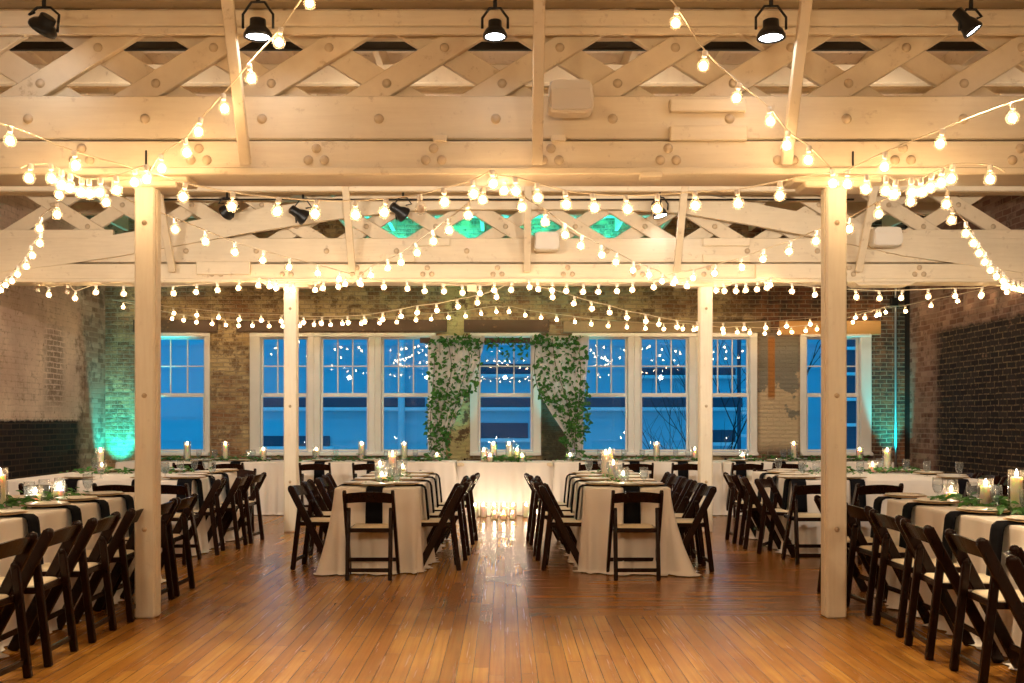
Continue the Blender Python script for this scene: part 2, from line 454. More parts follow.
for i in range(0, len(ed), 2):
    wb.box(((ed[i] + ed[i + 1]) / 2, YB + T / 2, (ZO0 + ZO1) / 2), (ed[i + 1] - ed[i], T, ZO1 - ZO0))
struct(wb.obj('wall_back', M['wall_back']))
struct(MB().box((-XW - .15, (YB + YN) / 2, 2.5), (.3, YB - YN, 5)).obj('wall_left', M['wall_left']))
struct(MB().box((XW + .15, (YB + YN) / 2, 2.5), (.3, YB - YN, 5)).obj('wall_right', M['wall_right']))
struct(MB().box((0, YN - .15, 2.5), (2 * XW + .6, .3, 5)).obj('wall_near', M['wall_near']))

for i, (a, b_, pa, pb) in enumerate(WIN):
    x0, x1, q0, q1 = bx(a), bx(b_), bx(pa), bx(pb)
    zt, zb = bz(339), bz(449.5); zm0, zm1 = bz(393), bz(397)
    yf = YB
    fr = MB()
    fr.box(((x0 + q0 - .03) / 2, yf + .04, (ZO0 + ZO1) / 2), (q0 - .03 - x0, .16, ZO1 - ZO0), .012)
    fr.box(((x1 + q1 + .03) / 2, yf + .04, (ZO0 + ZO1) / 2), (x1 - q1 - .03, .16, ZO1 - ZO0), .012)
    fr.box(((x0 + x1) / 2, yf + .035, (zt + .03 + ZO1) / 2), (x1 - x0, .17, ZO1 - zt - .03), .012)
    fr.box(((x0 + x1) / 2, yf + .02, (zb - .04 + ZO0) / 2), (x1 - x0, .22, zb - .04 - ZO0), .01)
    f = struct(fr.obj('window_%d' % (i + 1), M['white_trim']))
    def sash(nm, z0, z1, yy, rows, cols):
        s_ = MB(); t = .035
        s_.box((q0 - t / 2 + .008, yy, (z0 + z1) / 2), (t, .04, z1 - z0 + 2 * t), .004)
        s_.box((q1 + t / 2 - .008, yy, (z0 + z1) / 2), (t, .04, z1 - z0 + 2 * t), .004)
        s_.box(((q0 + q1) / 2, yy, z0 - t / 2), (q1 - q0, .04, t), .004)
        s_.box(((q0 + q1) / 2, yy, z1 + t / 2), (q1 - q0, .04, t), .004)
        for k in range(1, cols):
            s_.box((q0 + (q1 - q0) * k / cols, yy, (z0 + z1) / 2), (.022, .03, z1 - z0), .003)
        for k in range(1, rows):
            s_.box(((q0 + q1) / 2, yy, z0 + (z1 - z0) * k / rows), (q1 - q0, .03, .022), .003)
        o = s_.obj(nm, M['white_trim'], f)
        MB().box(((q0 + q1) / 2, yy + .004, (z0 + z1) / 2), (q1 - q0 + .01, .004, z1 - z0 + .01)).obj('glass_pane', M['pane'], o)
    sash('upper_sash', zm0, zt, yf + .09, 2, 3); sash('lower_sash', zb, zm1, yf + .045, 1, 1)
def trimbox(n, a, b_, y0, y1, mat, depth=.06):
    struct(MB().box(((bx(a) + bx(b_)) / 2, YB - depth / 2 + .01, (bz(y0) + bz(y1)) / 2), (bx(b_) - bx(a), depth, bz(y0) - bz(y1)), .008).obj('trim_%d' % n, M[mat]))
trimbox(30, 134, 218, 320, 332.5, 'lintel'); trimbox(31, 238, 447, 320, 332, 'lintel'); trimbox(32, 464, 549, 320, 332.5, 'lintel')
trimbox(33, 563, 770, 321, 332.5, 'lintel_tan'); trimbox(34, 779, 880, 321, 335, 'plywood')
for n, (a, b_) in enumerate(OPEN): # window stools under each opening
    struct(MB().box(((bx(a) + bx(b_)) / 2, YB - .06, ZO0 + .015), (bx(b_) - bx(a), .14, .05), .012).obj('trim_%d' % (40 + n), M['white_trim']))

# ------------------------------------------------------------------ outside
ob = MB(); ob.box((0, 40, -4.2), (80, 45, .2)); struct(ob.obj('ground_outside', M['ground']))
bt = empty('neighbouring_building', 'blue dusk-lit pale building seen through the windows', 'building', (0, 26, -4))
YF = 26.0; SF = F / YF
def fx(px): return (px - VX) / SF
def fz(py): return CAMZ - (py - VY) / SF + 4
ws = MB(); ws.box((0, 2, 8), (34, 4, 16)); 
for k in range(24): ws.box((0, -.012, .5 + k * .62), (34, .03, .02))
ws.obj('wall', M['facade'], bt)
for (a, b_, y0, y1) in [(255, 425, 398, 407), (430, 742, 398, 407), (478, 528, 423, 438), (255, 330, 436, 446), (480, 540, 364, 374), (640, 735, 368, 375), (705, 735, 430, 442)]:
    o = MB().box(((fx(a) + fx(b_)) / 2, -.03, (fz(y0) + fz(y1)) / 2), (fx(b_) - fx(a), .08, fz(y0) - fz(y1)), .01).obj('window_strip', M['facade_dark'], bt)
    MB().box(((fx(a) + fx(b_)) / 2, -.08, fz(y1) - .06), (fx(b_) - fx(a) + .2, .16, .1), .02).obj('ledge', M['drainpipe'], o)
pp = MB(); pp.tube([(fx(402), -.15, 0), (fx(402), -.15, 14)], .09, 10); pp.obj('drainpipe', M['drainpipe'], bt)
tw = empty('ladder_tower', 'dark vertical ladder tower with light rungs outside the right windows', 'tower', (0, 24, -4))
tw1 = MB()
S2 = F / 24.0
for pxx in (739, 752): tw1.box(((pxx - VX) / S2, 0, 7), (.08, .08, 14), .01)
tw1.obj('upright', M['facade_dark'], tw)
for k in range(5, 16): MB().box((745.5 / S2 - VX / S2, 0, .6 + k * .55), (.34, .05, .07), .01).obj('rung', M['drainpipe'], tw)
tw3 = MB(); tw3.box(((858 - VX) / S2, .3, 7), (.5, .1, 14)); tw3.obj('shaft', M['facade_dark'], tw)
for k in range(4, 15): MB().box(((853 - VX) / S2, .2, .3 + k * .62), (.35, .05, .08), .01).obj('crossbar', M['drainpipe'], tw)
def tree(x, y, label):
    t = empty('bare_tree', label, 'tree', (x, y, -4.1))
    b = MB(); rr = random.Random(int(x * 10))
    def br(p, d, L, r, n):
        pts = [p]; q = p.copy()
        for k in range(4):
            d2 = (d + Vector((rr.uniform(-.2, .2), rr.uniform(-.15, .15), rr.uniform(-.02, .12)))).normalized(); q = q + d2 * L / 4; pts.append(q.copy()); d = d2
        b.tube(pts, r, 6, True, [r * (1 - .12 * k) for k in range(5)])
        if n > 0:
            for k in range(3):
                br(pts[2 + k % 3], (d + Vector((rr.uniform(-1, 1), rr.uniform(-.5, .5), rr.uniform(.0, .7)))).normalized(), L * .62, r * .55, n - 1)
    br(Vector((0, 0, 0)), Vector((0, 0, 1)), 3.7, .045, 4)
    b.obj('branches', M['bark'], t)
tree(3.45, 20.5, 'bare branching tree outside the window beside the rear right post')
tree(4.85, 21.0, 'bare forked tree outside the window just left of the ladder tower')

# ------------------------------------------------------------------ posts
def post(px, s, top, label):
    X = (px - VX) / s; Y0 = F / s
    t = empty('timber_post', label, 'post', (X, Y0 + .1, 0))
    w = .142 if s > 100 else .160
    MB().box((0, -.03, top / 2), (w, .14, top), .012).obj('shaft', M['cream_post'], t)
    fb = MB(); fb.box((w * .5 * (-1 if px > VX else 1), -.03, top / 2), (.014, .06, top - .02), .003); fb.obj('cover_strip', M['cream_post'], t)
    cp = MB(); cp.box((0, 0, top + .025), (.62, .24, .05), .012); cp.box((0, 0, top - .01), (.46, .23, .05), .012); cp.obj('cap_plate', M['cream'], t)
    for z in (.62, 1.55, 2.75):
        MB().lathe([(.0, .016), (.014, .012), (.019, 0)], 10, mat=Matrix.Translation((0, -.1, z)) @ Matrix.Rotation(PI / 2, 4, 'X'), close=False).obj('bolt', M['bolt'], t)
    return t
post(144.2, 144, 3.03, 'cream painted timber post standing nearest on the left, beside the left aisle table')
post(837, 144, 3.03, 'cream painted timber post standing nearest on the right, beside the right aisle table')
post(290, 81.4, 3.05, 'slimmer-looking rear cream post behind the left centre table')
post(706.3, 81.4, 3.05, 'slimmer-looking rear cream post behind the right centre table')

# ------------------------------------------------------------------ trusses
def bolt(mb_parent, x, yf, z, r=.03):
    o = bpy.data.objects.new('bolt', BOLT); COL.objects.link(o); o.location = (x, yf, z); o.scale = (r / .03,) * 3; o.parent = mb_parent
BOLT = MB().lathe([(0, .022), (.012, .021), (.022, .016), (.028, .008), (.031, 0)], 12, mat=Matrix.Rotation(PI / 2, 4, 'X'), close=False).mesh('bolt', M['bolt'])
def truss(yf, label, zs, pitch, mid, front_sign, dens_bolts, x_arch=False):
    t = empty('timber_truss', label, 'roof truss')
    z_bot, z_gap0, z_gap1, z_up, z_c0, z_c1 = zs
    L = 2 * XW - .02
    lo = MB(); lo.box((0, yf + .05, (z_bot + z_gap0) / 2), (L, .10, z_gap0 - z_bot), .01); lo.box((0, yf + .27, (z_bot + z_gap0) / 2), (L, .10, z_gap0 - z_bot), .01)
    lo.box((0, yf + .16, z_bot - .015), (L, .36, .05), .008); lo.obj('lower_chord', M['cream'], t)
    up = MB(); up.box((0, yf + .07, (z_gap1 + z_up) / 2), (L, .09, z_up - z_gap1), .01); up.box((0, yf + .26, (z_gap1 + z_up) / 2), (L, .09, z_up - z_gap1), .01); up.obj('middle_chord', M['cream'], t)
    tp = MB(); tp.box((0, yf + .06, (z_c0 + z_c1) / 2), (L, .09, z_c1 - z_c0), .01); tp.box((0, yf + .26, (z_c0 + z_c1) / 2), (L, .09, z_c1 - z_c0), .01)
    tp.box((0, yf + .03, z_c0 - .03), (L, .03, .05), .005)
    tp.obj('upper_chord', M['cream'], t)
    # boards of the lattice: front layer and back layer
    zc = (z_up + z_c0) / 2; ang = math.atan(.62); hl = (z_c1 - z_up + .12) / 2 / math.sin(ang)
    k0 = int((-XW - mid) / pitch) - 1
    for k in range(k0, k0 + int(2 * XW / pitch) + 4):
        for layer in (0, 1):
            xm = mid + k * pitch + (pitch / 2 if layer else 0)
            if abs(xm) > XW - .68: continue
            sg = front_sign * (1 if layer == 0 else -1)
            yy = yf + (.135 if layer == 0 else .19)
            d = Vector((math.cos(ang), 0, sg * math.sin(ang))) * hl
            c = Vector((xm, yy, zc))
            b = MB(); b.bar(c - d, c + d, .05, .172, .006, up=Vector((0, 0, 1))); b.obj('lattice_board', M['cream_board'], t)
            if layer == 0:
                for q in (-1, 1):
                    bolt(t, xm + q * pitch / 4, yy - .025, zc + q * sg * pitch / 4 * .62, .032)
    if dens_bolts:
        n = 0
        x = -XW + .35
        while x < XW - .3:
            bolt(t, x, yf + .025, (z_gap1 + z_up) / 2 - .01, .034)
            for (dx, dz) in ((-.055, -.035), (.055, -.035), (0, .045)): 
                if abs(x) < 5.2: bolt(t, x + dx + .38, yf, (z_bot + z_gap0) / 2 + dz, .033)
            x += pitch
    return t
S1, Y1 = 145.5, 6.85
z1 = lambda y: CAMZ + (VY - y) / S1
x1 = lambda x: (x - VX) / S1
T1 = truss(Y1, 'nearest cream timber truss with crossed lattice boards spanning the room overhead', (z1(169), z1(140.5), z1(138), z1(94), z1(25), z1(8)), .807, x1(61.8), 1, True)
S2_, Y2 = 81.4, 12.24
z2 = lambda y: CAMZ + (VY - y) / S2_
x2 = lambda x: (x - VX) / S2_
T2 = truss(Y2, 'second cream timber truss farther back with a shallow arch, over the rear posts', (z2(279), z2(263.5), z2(262), z2(237.5), z2(190), z2(178)), .864, x2(66), -1, True)
# over-board on the first truss top
MB().box((0, Y1 - .02, z1(-14)), (2 * XW - .04, .14, .28), .01).obj('top_plank', M['lintel_tan'], T1)
# splice pieces
def piece(t, x0, x1_, zt, zb, y, th, name='splice_board', mat='cream'):
    MB().box(((x0 + x1_) / 2, y, (zt + zb) / 2), (abs(x1_ - x0), th, abs(zt - zb)), .007).obj(name, M[mat], t)
piece(T1, x1(670), x1(746), z1(99), z1(112), Y1 + .005, .05); piece(T1, x1(670), x1(747), z1(126), z1(141), Y1 + .005, .05)
piece(T1, x1(551), x1(566), z1(135), z1(142), Y1 - .005, .04); piece(T1, x1(433), x1(447), z1(135), z1(142), Y1 - .005, .04)
piece(T1, x1(145), x1(147), z1(150), z1(166), Y1 - .004, .012, 'gap_plate', 'dark_steel'); piece(T1, x1(852), x1(854), z1(151), z1(166), Y1 - .004, .012, 'gap_plate', 'dark_steel')
piece(T1, x1(640), x1(662), z1(172), z1(178), Y1 + .02, .1)
piece(T2, x2(418), x2(450), z2(238), z2(246), Y2 + .005, .05); piece(T2, x2(385), x2(415), z2(254), z2(262), Y2 + .005, .05)
piece(T2, x2(703), x2(750), z2(238), z2(246), Y2 + .005, .05); piece(T2, x2(703), x2(750), z2(254), z2(262), Y2 + .005, .05)
piece(T2, x2(197), x2(251), z2(262), z2(275), Y2 - .02, .05); piece(T2, x2(755), x2(840), z2(264), z2(279), Y2 - .02, .05)
piece(T2, x2(467), x2(477), z2(284), z2(291), Y2 + .05, .1)
for (a, b_) in ((250, 330), (672, 745)):
    pass
# corbels where the rear posts meet the chord
for px, nm in ((291, 1), (705, 1), (885, 1)):
    cb = MB(); w0, w1 = (.62, .9); X = x2(px)
    cb.add([(X - w1 / 2, y, z2(279)) for y in (Y2, Y2 + .3)] + [(X + w1 / 2, y, z2(279)) for y in (Y2, Y2 + .3)] + [(X - w0 / 2, y, z2(285)) for y in (Y2, Y2 + .3)] + [(X + w0 / 2, y, z2(285)) for y in (Y2, Y2 + .3)],
           [(0, 2, 3, 1), (4, 5, 7, 6), (0, 4, 6, 2), (1, 3, 7, 5), (0, 1, 5, 4), (2, 6, 7, 3)]); cb.obj('corbel', M['cream'], T2)
# arch member of the second truss
A = [(-30, 266), (0, 261), (60, 254), (115, 246), (170, 236), (255, 221), (330, 209), (400, 200), (450, 198.5), (620, 198.5), (680, 202), (740, 212), (830, 229), (904, 245), (960, 253), (1024, 262), (1060, 266)]
am = MB(); vs = []; 
for (px, py) in A:
    w = 11
    for yy in (Y2 - .02, Y2 + .05):
        for dz in (-w, w): vs.append((max(-XW + .02, min(XW - .02, x2(px))), yy, z2(py + dz) if py + dz < 279 else z2(279)))
fs = []
for i in range(len(A) - 1):
    a = 4 * i; b_ = a + 4
    fs += [(a, b_, b_ + 1, a + 1), (a + 2, a + 3, b_ + 3, b_ + 2), (a + 1, b_ + 1, b_ + 3, a + 3), (a, a + 2, b_ + 2, b_)]
am.add(vs, fs); am.obj('arch_member', M['cream'], T2)
for sgn in (-1, 1):     # straight shoulder planks at both ends above the arch
    a, b_ = ((-30, 112) if sgn < 0 else (904, 1060))
    ya, yb = (229, 231)
    MB().box(((x2(a) + x2(b_)) / 2, Y2 + .06, (z2(229) + z2(250)) / 2), (x2(b_) - x2(a), .06, z2(229) - z2(250)), .008).obj('shoulder_plank', M['cream'], T2)
# upper purlin with open slots over the second truss
pu = MB(); S3 = F / (Y2 - .59); z3 = lambda y: CAMZ + (VY - y) / S3; pu.box((0, Y2 - .55, z3(187)), (2 * XW - .04, .08, .09), .008)
pu.box((0, Y2 - .55, z3(171)), (2 * XW - .04, .08, .14), .008)
k = -XW + .3
while k < XW: pu.box((k, Y2 - .55, z3(180)), (.12, .07, .14), .006); k += .46
tag(pu.obj('slotted_purlin', M['cream']), 'cream beam with a row of open slots just above the second truss', 'beam')
# sloping braces from the lower chords up toward the camera side
def brace(t, x, zb, yb, zt, yt, w=.075):
    MB().bar((x, yb, zb), (x, yt, zt), w, .05, .006, up=Vector((1, 0, 0)) if False else Vector((0, 0, 1))).obj('sloping_brace', M['cream_board'], t)
for px, top in ((247, 1), (537, 1), (785, 1)):
    brace(T1, x1(px), z1(166), Y1 - .04, 4.72, 6.05, .075)
for px in (174, 353, 527, 676, 857):
    brace(T2, x2(px), z2(272), Y2 - .06, 4.72, 11.3, .085)
for (Yp, zz, nm) in ((6.0, 4.66, 'a'), (11.25, 4.66, 'b'), (9.2, 4.62, 'c'), (15.1, 4.6, 'd'), (1.2, 4.66, 'e')):
    pass
def purlin(Yp, zz, label):
    tag(MB().box((0, Yp, zz), (2 * XW - .04, .12, .18), .01).obj('purlin', M['cream_board']), label, 'beam')
purlin(9.2, 4.56, 'cream roof purlin seen through the lattice of the nearest truss')
purlin(15.0, 4.56, 'teal-lit roof purlin between the second truss and the window wall')
tag(MB().box((0, 7.75, CAMZ + 375 / 128.5), (2 * XW - .04, .05, .085), .01).obj('steel_rail', M['dark_steel']), 'black steel rail running behind the nearest truss lattice', 'rail')
tag(MB().tube([(-XW + .02, 7.5, 3.865), (XW - .02, 7.5, 3.865)], .028, 8).obj('conduit_pipe', M['cream_board']), 'thin cream pipe lying along behind the nearest truss', 'pipe')
tag(MB().tube([(x2(150), Y2 - .14, z2(202)), (x2(850), Y2 - .14, z2(202))], .012, 6).obj('cable_bar', M['black_metal']), 'thin black bar carrying the small spotlights on the second truss', 'rail')
# third truss, over the camera side of the room
T0 = truss(1.35, 'cream timber truss over the viewer end of the room', (z1(169), z1(140.5), z1(138), z1(94), z1(25), z1(8)), .807, x1(61.8), 1, False)

# cream loudspeakers on the trusses
def speaker(px0, px1, py0, py1, s, y, label):
    w, h = (px1 - px0) / s, (py1 - py0) / s; X = ((px0 + px1) / 2 - VX) / s; Z = CAMZ + (VY - (py0 + py1) / 2) / s
    t = empty('loudspeaker', label, 'speaker', (X, y, Z))
    b = MB(); n = 24; vs = []; 
    for yy, sc in ((0, .96), (-.02, 1), (-.13, 1), (-.16, .93)):
        for i in range(n):
            a = 2 * PI * i / n; cx = math.copysign(abs(math.cos(a)) ** .35, math.cos(a)); cz = math.copysign(abs(math.sin(a)) ** .35, math.sin(a))
            tp = 1 - .06 * (cz > 0)
            vs.append((cx * w / 2 * sc * tp, yy, cz * h / 2 * sc))
    fs = [(j * n + i, (j + 1) * n + i, (j + 1) * n + (i + 1) % n, j * n + (i + 1) % n) for j in range(3) for i in range(n)] + [tuple(range(n)), tuple(reversed(range(3 * n, 4 * n)))]
    b.add(vs, fs); b.obj('cabinet', M['speaker'], t)
    MB().box((0, -.163, -h * .12), (w * .86, .012, h * .62), .005).obj('grille', M['speaker'], t)
    MB().box((0, .03, 0), (w * .3, .07, h * .4), .005).obj('bracket', M['speaker'], t)
speaker(547, 593, 83, 116, 148, Y1 - .06, 'cream boxy loudspeaker mounted on the nearest truss right of its middle brace')
speaker(534, 560, 231, 250, 83, Y2 - .08, 'pale grey loudspeaker mounted on the second truss near its centre')
speaker(873, 904, 226, 246, 83, Y2 - .08, 'cream boxy loudspeaker on the second truss right of the near right post')

# ------------------------------------------------------------------ spotlights
def spot(px, py, Y, tilt, pan, lit, label, r=.07, L=.16, stem=.14, watts=110, cone=1.2, lean=-.42, col=(1, .76, .47)):
    p = P(px, py, Y)
    t = empty('spotlight', label, 'spotlight', p)
    Rm = Euler((tilt, pan, 0), 'XYZ').to_matrix().to_4x4()
    b = MB(); b.lathe([(r * .45, L), (r * .6, L * .96), (r * .62, L * .45), (r * .9, L * .2), (r, 0), (r * 1.08, -.01), (r * 1.08, -.03), (r * .9, -.03)], 20, mat=Rm, close=False); 
    b.lathe([(0, L), (r * .45, L)], 20, mat=Rm, close=False)
    b.obj('housing', M['black_metal'], t)
    MB().lathe([(0, -.02), (r * .9, -.02)], 20, mat=Rm, close=False).obj('lens', M['lens'] if lit else M['lens_off'], t)
    y = MB(); pts = [Rm @ Vector((-r * 1.15, 0, .03)), Vector((-r * 1.15, 0, stem * .6)), Vector((-r * .5, 0, stem)), Vector((r * .5, 0, stem)), Vector((r * 1.15, 0, stem * .6)), Rm @ Vector((r * 1.15, 0, .03))]
    y.tube(pts, .009, 6); y.tube([(0, 0, stem), (0, 0, stem + .07)], .014, 8); y.obj('yoke', M['black_metal'], t)
    if lit:
        ld = bpy.data.lights.new('spot_beam', 'SPOT'); ld.energy = watts; ld.color = col; ld.spot_size = cone; ld.spot_blend = .8; ld.shadow_soft_size = .05
        lo = bpy.data.objects.new('spot_beam', ld); COL.objects.link(lo); lo.parent = t
        lo.matrix_local = (Rm if lean is None else Matrix.Rotation(lean, 4, 'X')) @ Matrix.Translation((0, 0, -.05))
    return t
spot(258, 33, 6.45, .03, 0, True, 'black lit spotlight hanging from the nearest truss, leftmost of the lit ones', .085, .09, .2)
spot(495, 33, 6.45, -.05, 0, True, 'black lit spotlight on the nearest truss just left of its middle brace', .072, .08, .16)
spot(771, 34, 6.45, -.02, 0, True, 'black lit spotlight on the nearest truss beside its right brace', .085, .09, .18)
spot(971, 28, 6.45, -.15, -.6, True, 'black lit spotlight tilted sideways at the far right of the nearest truss', .06, .15, .12)
spot(44, 26, 6.45, .38, .72, True, 'black flood head seen edge-on at the far left of the nearest truss', .085, .07, .12)
spot(227, 212, Y2 - .2, .5, 1.0, False, 'small black spotlight on the second truss, leftmost of four', .09, .18, .17)
spot(303, 217, Y2 - .2, .5, -1.0, False, 'small black spotlight on the second truss, second from the left', .09, .18, .2)
spot(403, 214, Y2 - .2, .5, -1.0, False, 'small black spotlight on the second truss, third from the left', .09, .18, .2)
spot(660, 214, Y2 - .2, -.1, -.2, True, 'small lit spotlight on the second truss, left of its right brace', .085, .16, .2, 15)

def added_spot_at(p, tilt, pan, label, watts, col=(1, .74, .45)):
    q = Vector(p); px = VX + q.x * F / q.y; py = VY - (q.z - CAMZ) * F / q.y
    return spot(px, py, q.y, tilt, pan, True, label, .085, .17, .2, watts, 2.0, None, col)
for i, xx in enumerate((-5.2, -2.6, 0, 2.6, 5.2)):  # lamps added out of view to light beam fronts and tables
    added_spot_at((xx, 1.15, 2.80), 1.50, 0, 'added unseen black spotlight on the truss over the viewer aimed down the room, %s from the left' % ORD[i], 44)
for i, xx in enumerate((-4.2, 0, 4.2)):  # unseen lamps added behind the viewer to raise the room brightness
    added_spot_at((xx, .5, 3.55), -.5, 0, 'added unseen black spotlight behind the viewer aimed at the near wall, %s from the left' % ORD[i], 60)
for i, xx in enumerate((-5.4, -3.2, -1.1, 1.1, 3.2, 5.4)):  # hidden lamps added to brighten the second truss and window end
    t_ = added_spot_at((xx, Y1 + .75, 3.50), 1.42, 0, 'added hidden black spotlight behind the nearest truss aimed at the window end, %s from the left' % ORD[i], 80, (1, .87, .72))
# ------------------------------------------------------------------ string lights
RB = .040
def bulb_meshes():
    g = MB().lathe([(.012, -.036), (.016, -.046), (.026, -.058), (.036, -.074), (.0405, -.092), (.039, -.110), (.030, -.126), (.016, -.134), (0, -.137)], 16, close=False).mesh('bulb', M['globe'])
    c = MB().lathe([(.016, 0), (.018, -.004), (.018, -.036), (.013, -.042), (0, -.042)], 10, close=False); c.lathe([(0, .004), (.016, 0)], 10, close=False)
    c = c.mesh('socket', M['socket'])
    def fil(m): return MB().lathe([(0, -.068), (.014, -.074), (.023, -.086), (.026, -.097), (.023, -.109), (.013, -.119), (0, -.122)], 8, close=False).mesh('filament', m)
    return g, c, fil(M['filament']), fil(M['filament_off'])
GL, SK, FI, FO = bulb_meshes()
def catmull(pts, n=6):
    out = []
    for i in range(len(pts) - 1):
        p0 = pts[max(i - 1, 0)]; p1 = pts[i]; p2 = pts[i + 1]; p3 = pts[min(i + 2, len(pts) - 1)]
        for k in range(n):
            t = k / n; out.append(.5 * ((2 * p1) + (p2 - p0) * t + (2 * p0 - 5 * p1 + 4 * p2 - p3) * t * t + (3 * p1 - p0 - 3 * p2 + p3) * t ** 3))
    out.append(pts[-1]); return out
def strand(label, ends, Ya, Yb, bulbs, off=(), group=None):
    """ends: pixels of both attachment points; bulbs: centres of the bulbs; depth runs evenly from Ya to Yb along the run"""
    n = len(bulbs); allp = [ends[0]] + list(bulbs) + [ends[1]]
    d = [0]
    for a, b_ in zip(allp, allp[1:]): d.append(d[-1] + math.hypot(b_[0] - a[0], b_[1] - a[1]))
    pts = []
    for i, (p, q) in enumerate(zip(allp, d)):
        t = q / d[-1]
        Y = 1 / ((1 - t) / Ya + t / Yb)       # evenly spaced in the place, not in the picture
        v = P(p[0], p[1], Y)
        if 0 < i < n + 1: v.z += .092         # the cable runs above the bulb centre
        v.x = max(-XW + .06, min(XW - .06, v.x))
        pts.append(v)
    w = tag(MB().tube(catmull(pts, 4), .0055, 5).obj('string_light', M['wire']), label, 'string light', 'strings of round bulbs')
    for i in range(n):
        o = bpy.data.objects.new('bulb', GL); COL.objects.link(o); o.parent = w; o.location = pts[i + 1]
        o.rotation_euler = (R.uniform(-.15, .15), R.uniform(-.15, .15), 0)
        for nm, me in (('socket', SK), ('filament', FO if i in off else FI)):
            c = bpy.data.objects.new(nm, me); COL.objects.link(c); c.parent = o
    return w
strand('bulb string climbing from the near left post to the ceiling above the aisle', ((148, 176), (330, -34)), 6.72, 6.2,
       [(161, 168), (185, 152), (201, 132), (223, 108), (249, 78), (281, 42), (310, 2)])
strand('bulb string climbing from the near right post to the ceiling above the aisle', ((838, 176), (640, -40)), 6.72, 6.2,
       [(832, 183), (809, 160), (788, 145), (769, 121), (739, 97), (705, 65), (677, 22)])
strand('bulb string from the near left post out to the left, over the left aisle table', ((150, 176), (-60, 108)), 6.75, 6.1, [(135, 182), (74, 165), (10, 141)])
strand('bulb string from the near right post out to the right, over the right aisle table', ((836, 176), (1090, 84)), 6.75, 6.1, [(848, 184), (885, 166), (943, 143), (1013, 117)])
strand('short densely hung bulb string left of the near left post under the nearest truss', ((150, 174), (20, 168)), 6.62, 6.55,
       [(146, 179), (116, 190), (101, 192), (89, 193), (82, 192), (71, 188), (62, 184), (51, 178), (31, 178)])
strand('short densely hung bulb string right of the near right post under the nearest truss', ((836, 174), (1005, 172)), 6.62, 6.55,
       [(867, 189), (886, 190), (896, 194), (911, 192), (920, 192), (932, 187), (942, 183), (953, 178), (990, 179)])
strand('bulb string dropping steeply away to the left side wall', ((64, 172), (-14, 296)), 6.85, 13.0,
       [(58, 195), (57, 214), (41, 228), (41, 243), (31, 255), (26, 266), (18, 274), (12, 281), (7, 285), (1, 290)])
strand('bulb string dropping steeply away to the right side wall', ((941, 178), (1040, 296)), 6.85, 12.9,
       [(948, 204), (953, 220), (966, 233), (972, 243), (978, 253), (985, 262), (990, 270), (997, 276), (1003, 281), (1008, 286), (1013, 288), (1018, 289), (1023, 290)])
strand('bulb string from the nearest truss past the near left post to the rear left post', ((64, 172), (366, 279)), 6.9, 12.1,
       [(107, 202), (140, 217), (175, 229), (206, 241), (235, 252), (264, 260), (290, 267), (317, 273), (340, 279)])
strand('bulb string from the nearest truss past the near right post to the rear right post', ((941, 178), (655, 280)), 6.9, 12.1,
       [(910, 201), (878, 214), (848, 229), (816, 241), (790.5, 251), (763.5, 259), (741, 267), (716, 273), (694, 278), (675, 281)])
strand('bulb string swooping from the middle of the nearest truss down left to the second truss', ((497, 176), (352, 284)), 6.8, 12.1,
       [(484, 199), (468, 215), (448.5, 230), (433, 241), (415.5, 252.5), (401, 262), (387.5, 268), (371, 275), (361, 283)])
strand('bulb string swooping from the middle of the nearest truss down right to the second truss', ((499, 176), (672, 284)), 6.8, 12.1,
       [(506, 190), (521, 207), (546, 222), (564, 234.5), (582, 245.5), (601, 254.5), (617, 262), (633.5, 270), (648, 275), (662, 281)])
strand('bulb string sagging along the nearest truss between its middle and the near left post', ((150, 172), (497, 176)), 6.7, 6.72,
       [(185.5, 197), (233, 206), (279, 211.5), (317, 214), (355, 214.5), (386, 212), (419.5, 208.5), (443.5, 201.5), (472.5, 194), (492, 184)], off=(6,))
strand('bulb string sagging along the nearest truss between its middle and the near right post', ((499, 176), (834, 172)), 6.72, 6.7,
       [(515, 191), (537, 197), (565, 204), (592.5, 207.5), (625.5, 209), (657.5, 208), (695, 205.5), (737, 203), (780, 195)])
strand('bulb string along the second truss, outer left run over the plaster wall', ((2, 279), (262, 280)), 12.5, 12.15,
       [(38.5, 290), (49, 294.5), (68, 292), (76, 298), (96, 292), (123.5, 293.5), (173, 293.5), (197, 292), (217, 290), (239.5, 288), (258.5, 285)], off=(0, 2))
strand('bulb string along the second truss crossing in front of the rear left post', ((262, 280), (352, 281)), 12.12, 12.12,
       [(269, 286), (276, 288), (287, 289), (294, 290.5), (315, 289.5), (324, 288), (338, 286.5), (345, 284)])
strand('bulb string along the second truss, left of its middle', ((352, 281), (518, 283)), 12.12, 12.12,
       [(361, 284), (384, 287), (407, 288.5), (424.5, 291), (443, 291.5), (462, 292.5), (480, 293), (494.5, 290), (512, 289.5)])
strand('bulb string along the second truss, right of its middle', ((518, 283), (662, 281)), 12.12, 12.12,
       [(529, 287), (537.5, 289), (552.5, 290), (567, 291), (583.5, 291.5), (599, 291.5), (617, 291), (633, 289.5), (654.5, 287)])
strand('bulb string along the second truss crossing in front of the rear right post', ((662, 281), (774, 280)), 12.12, 12.12,
       [(674, 283), (687.5, 286), (715, 290.5), (724, 291), (736.5, 291), (746, 290), (757.5, 289), (765.5, 287.5), (771, 284.5)])
strand('bulb string along the second truss, outer right run toward the dark wall', ((774, 280), (1012, 280)), 12.15, 12.5,
       [(792, 291), (814, 294.5), (833, 296), (855.5, 297), (879, 298), (902.5, 297.5), (928, 296.5), (955.5, 295.5), (982, 294.5), (1003, 287)])
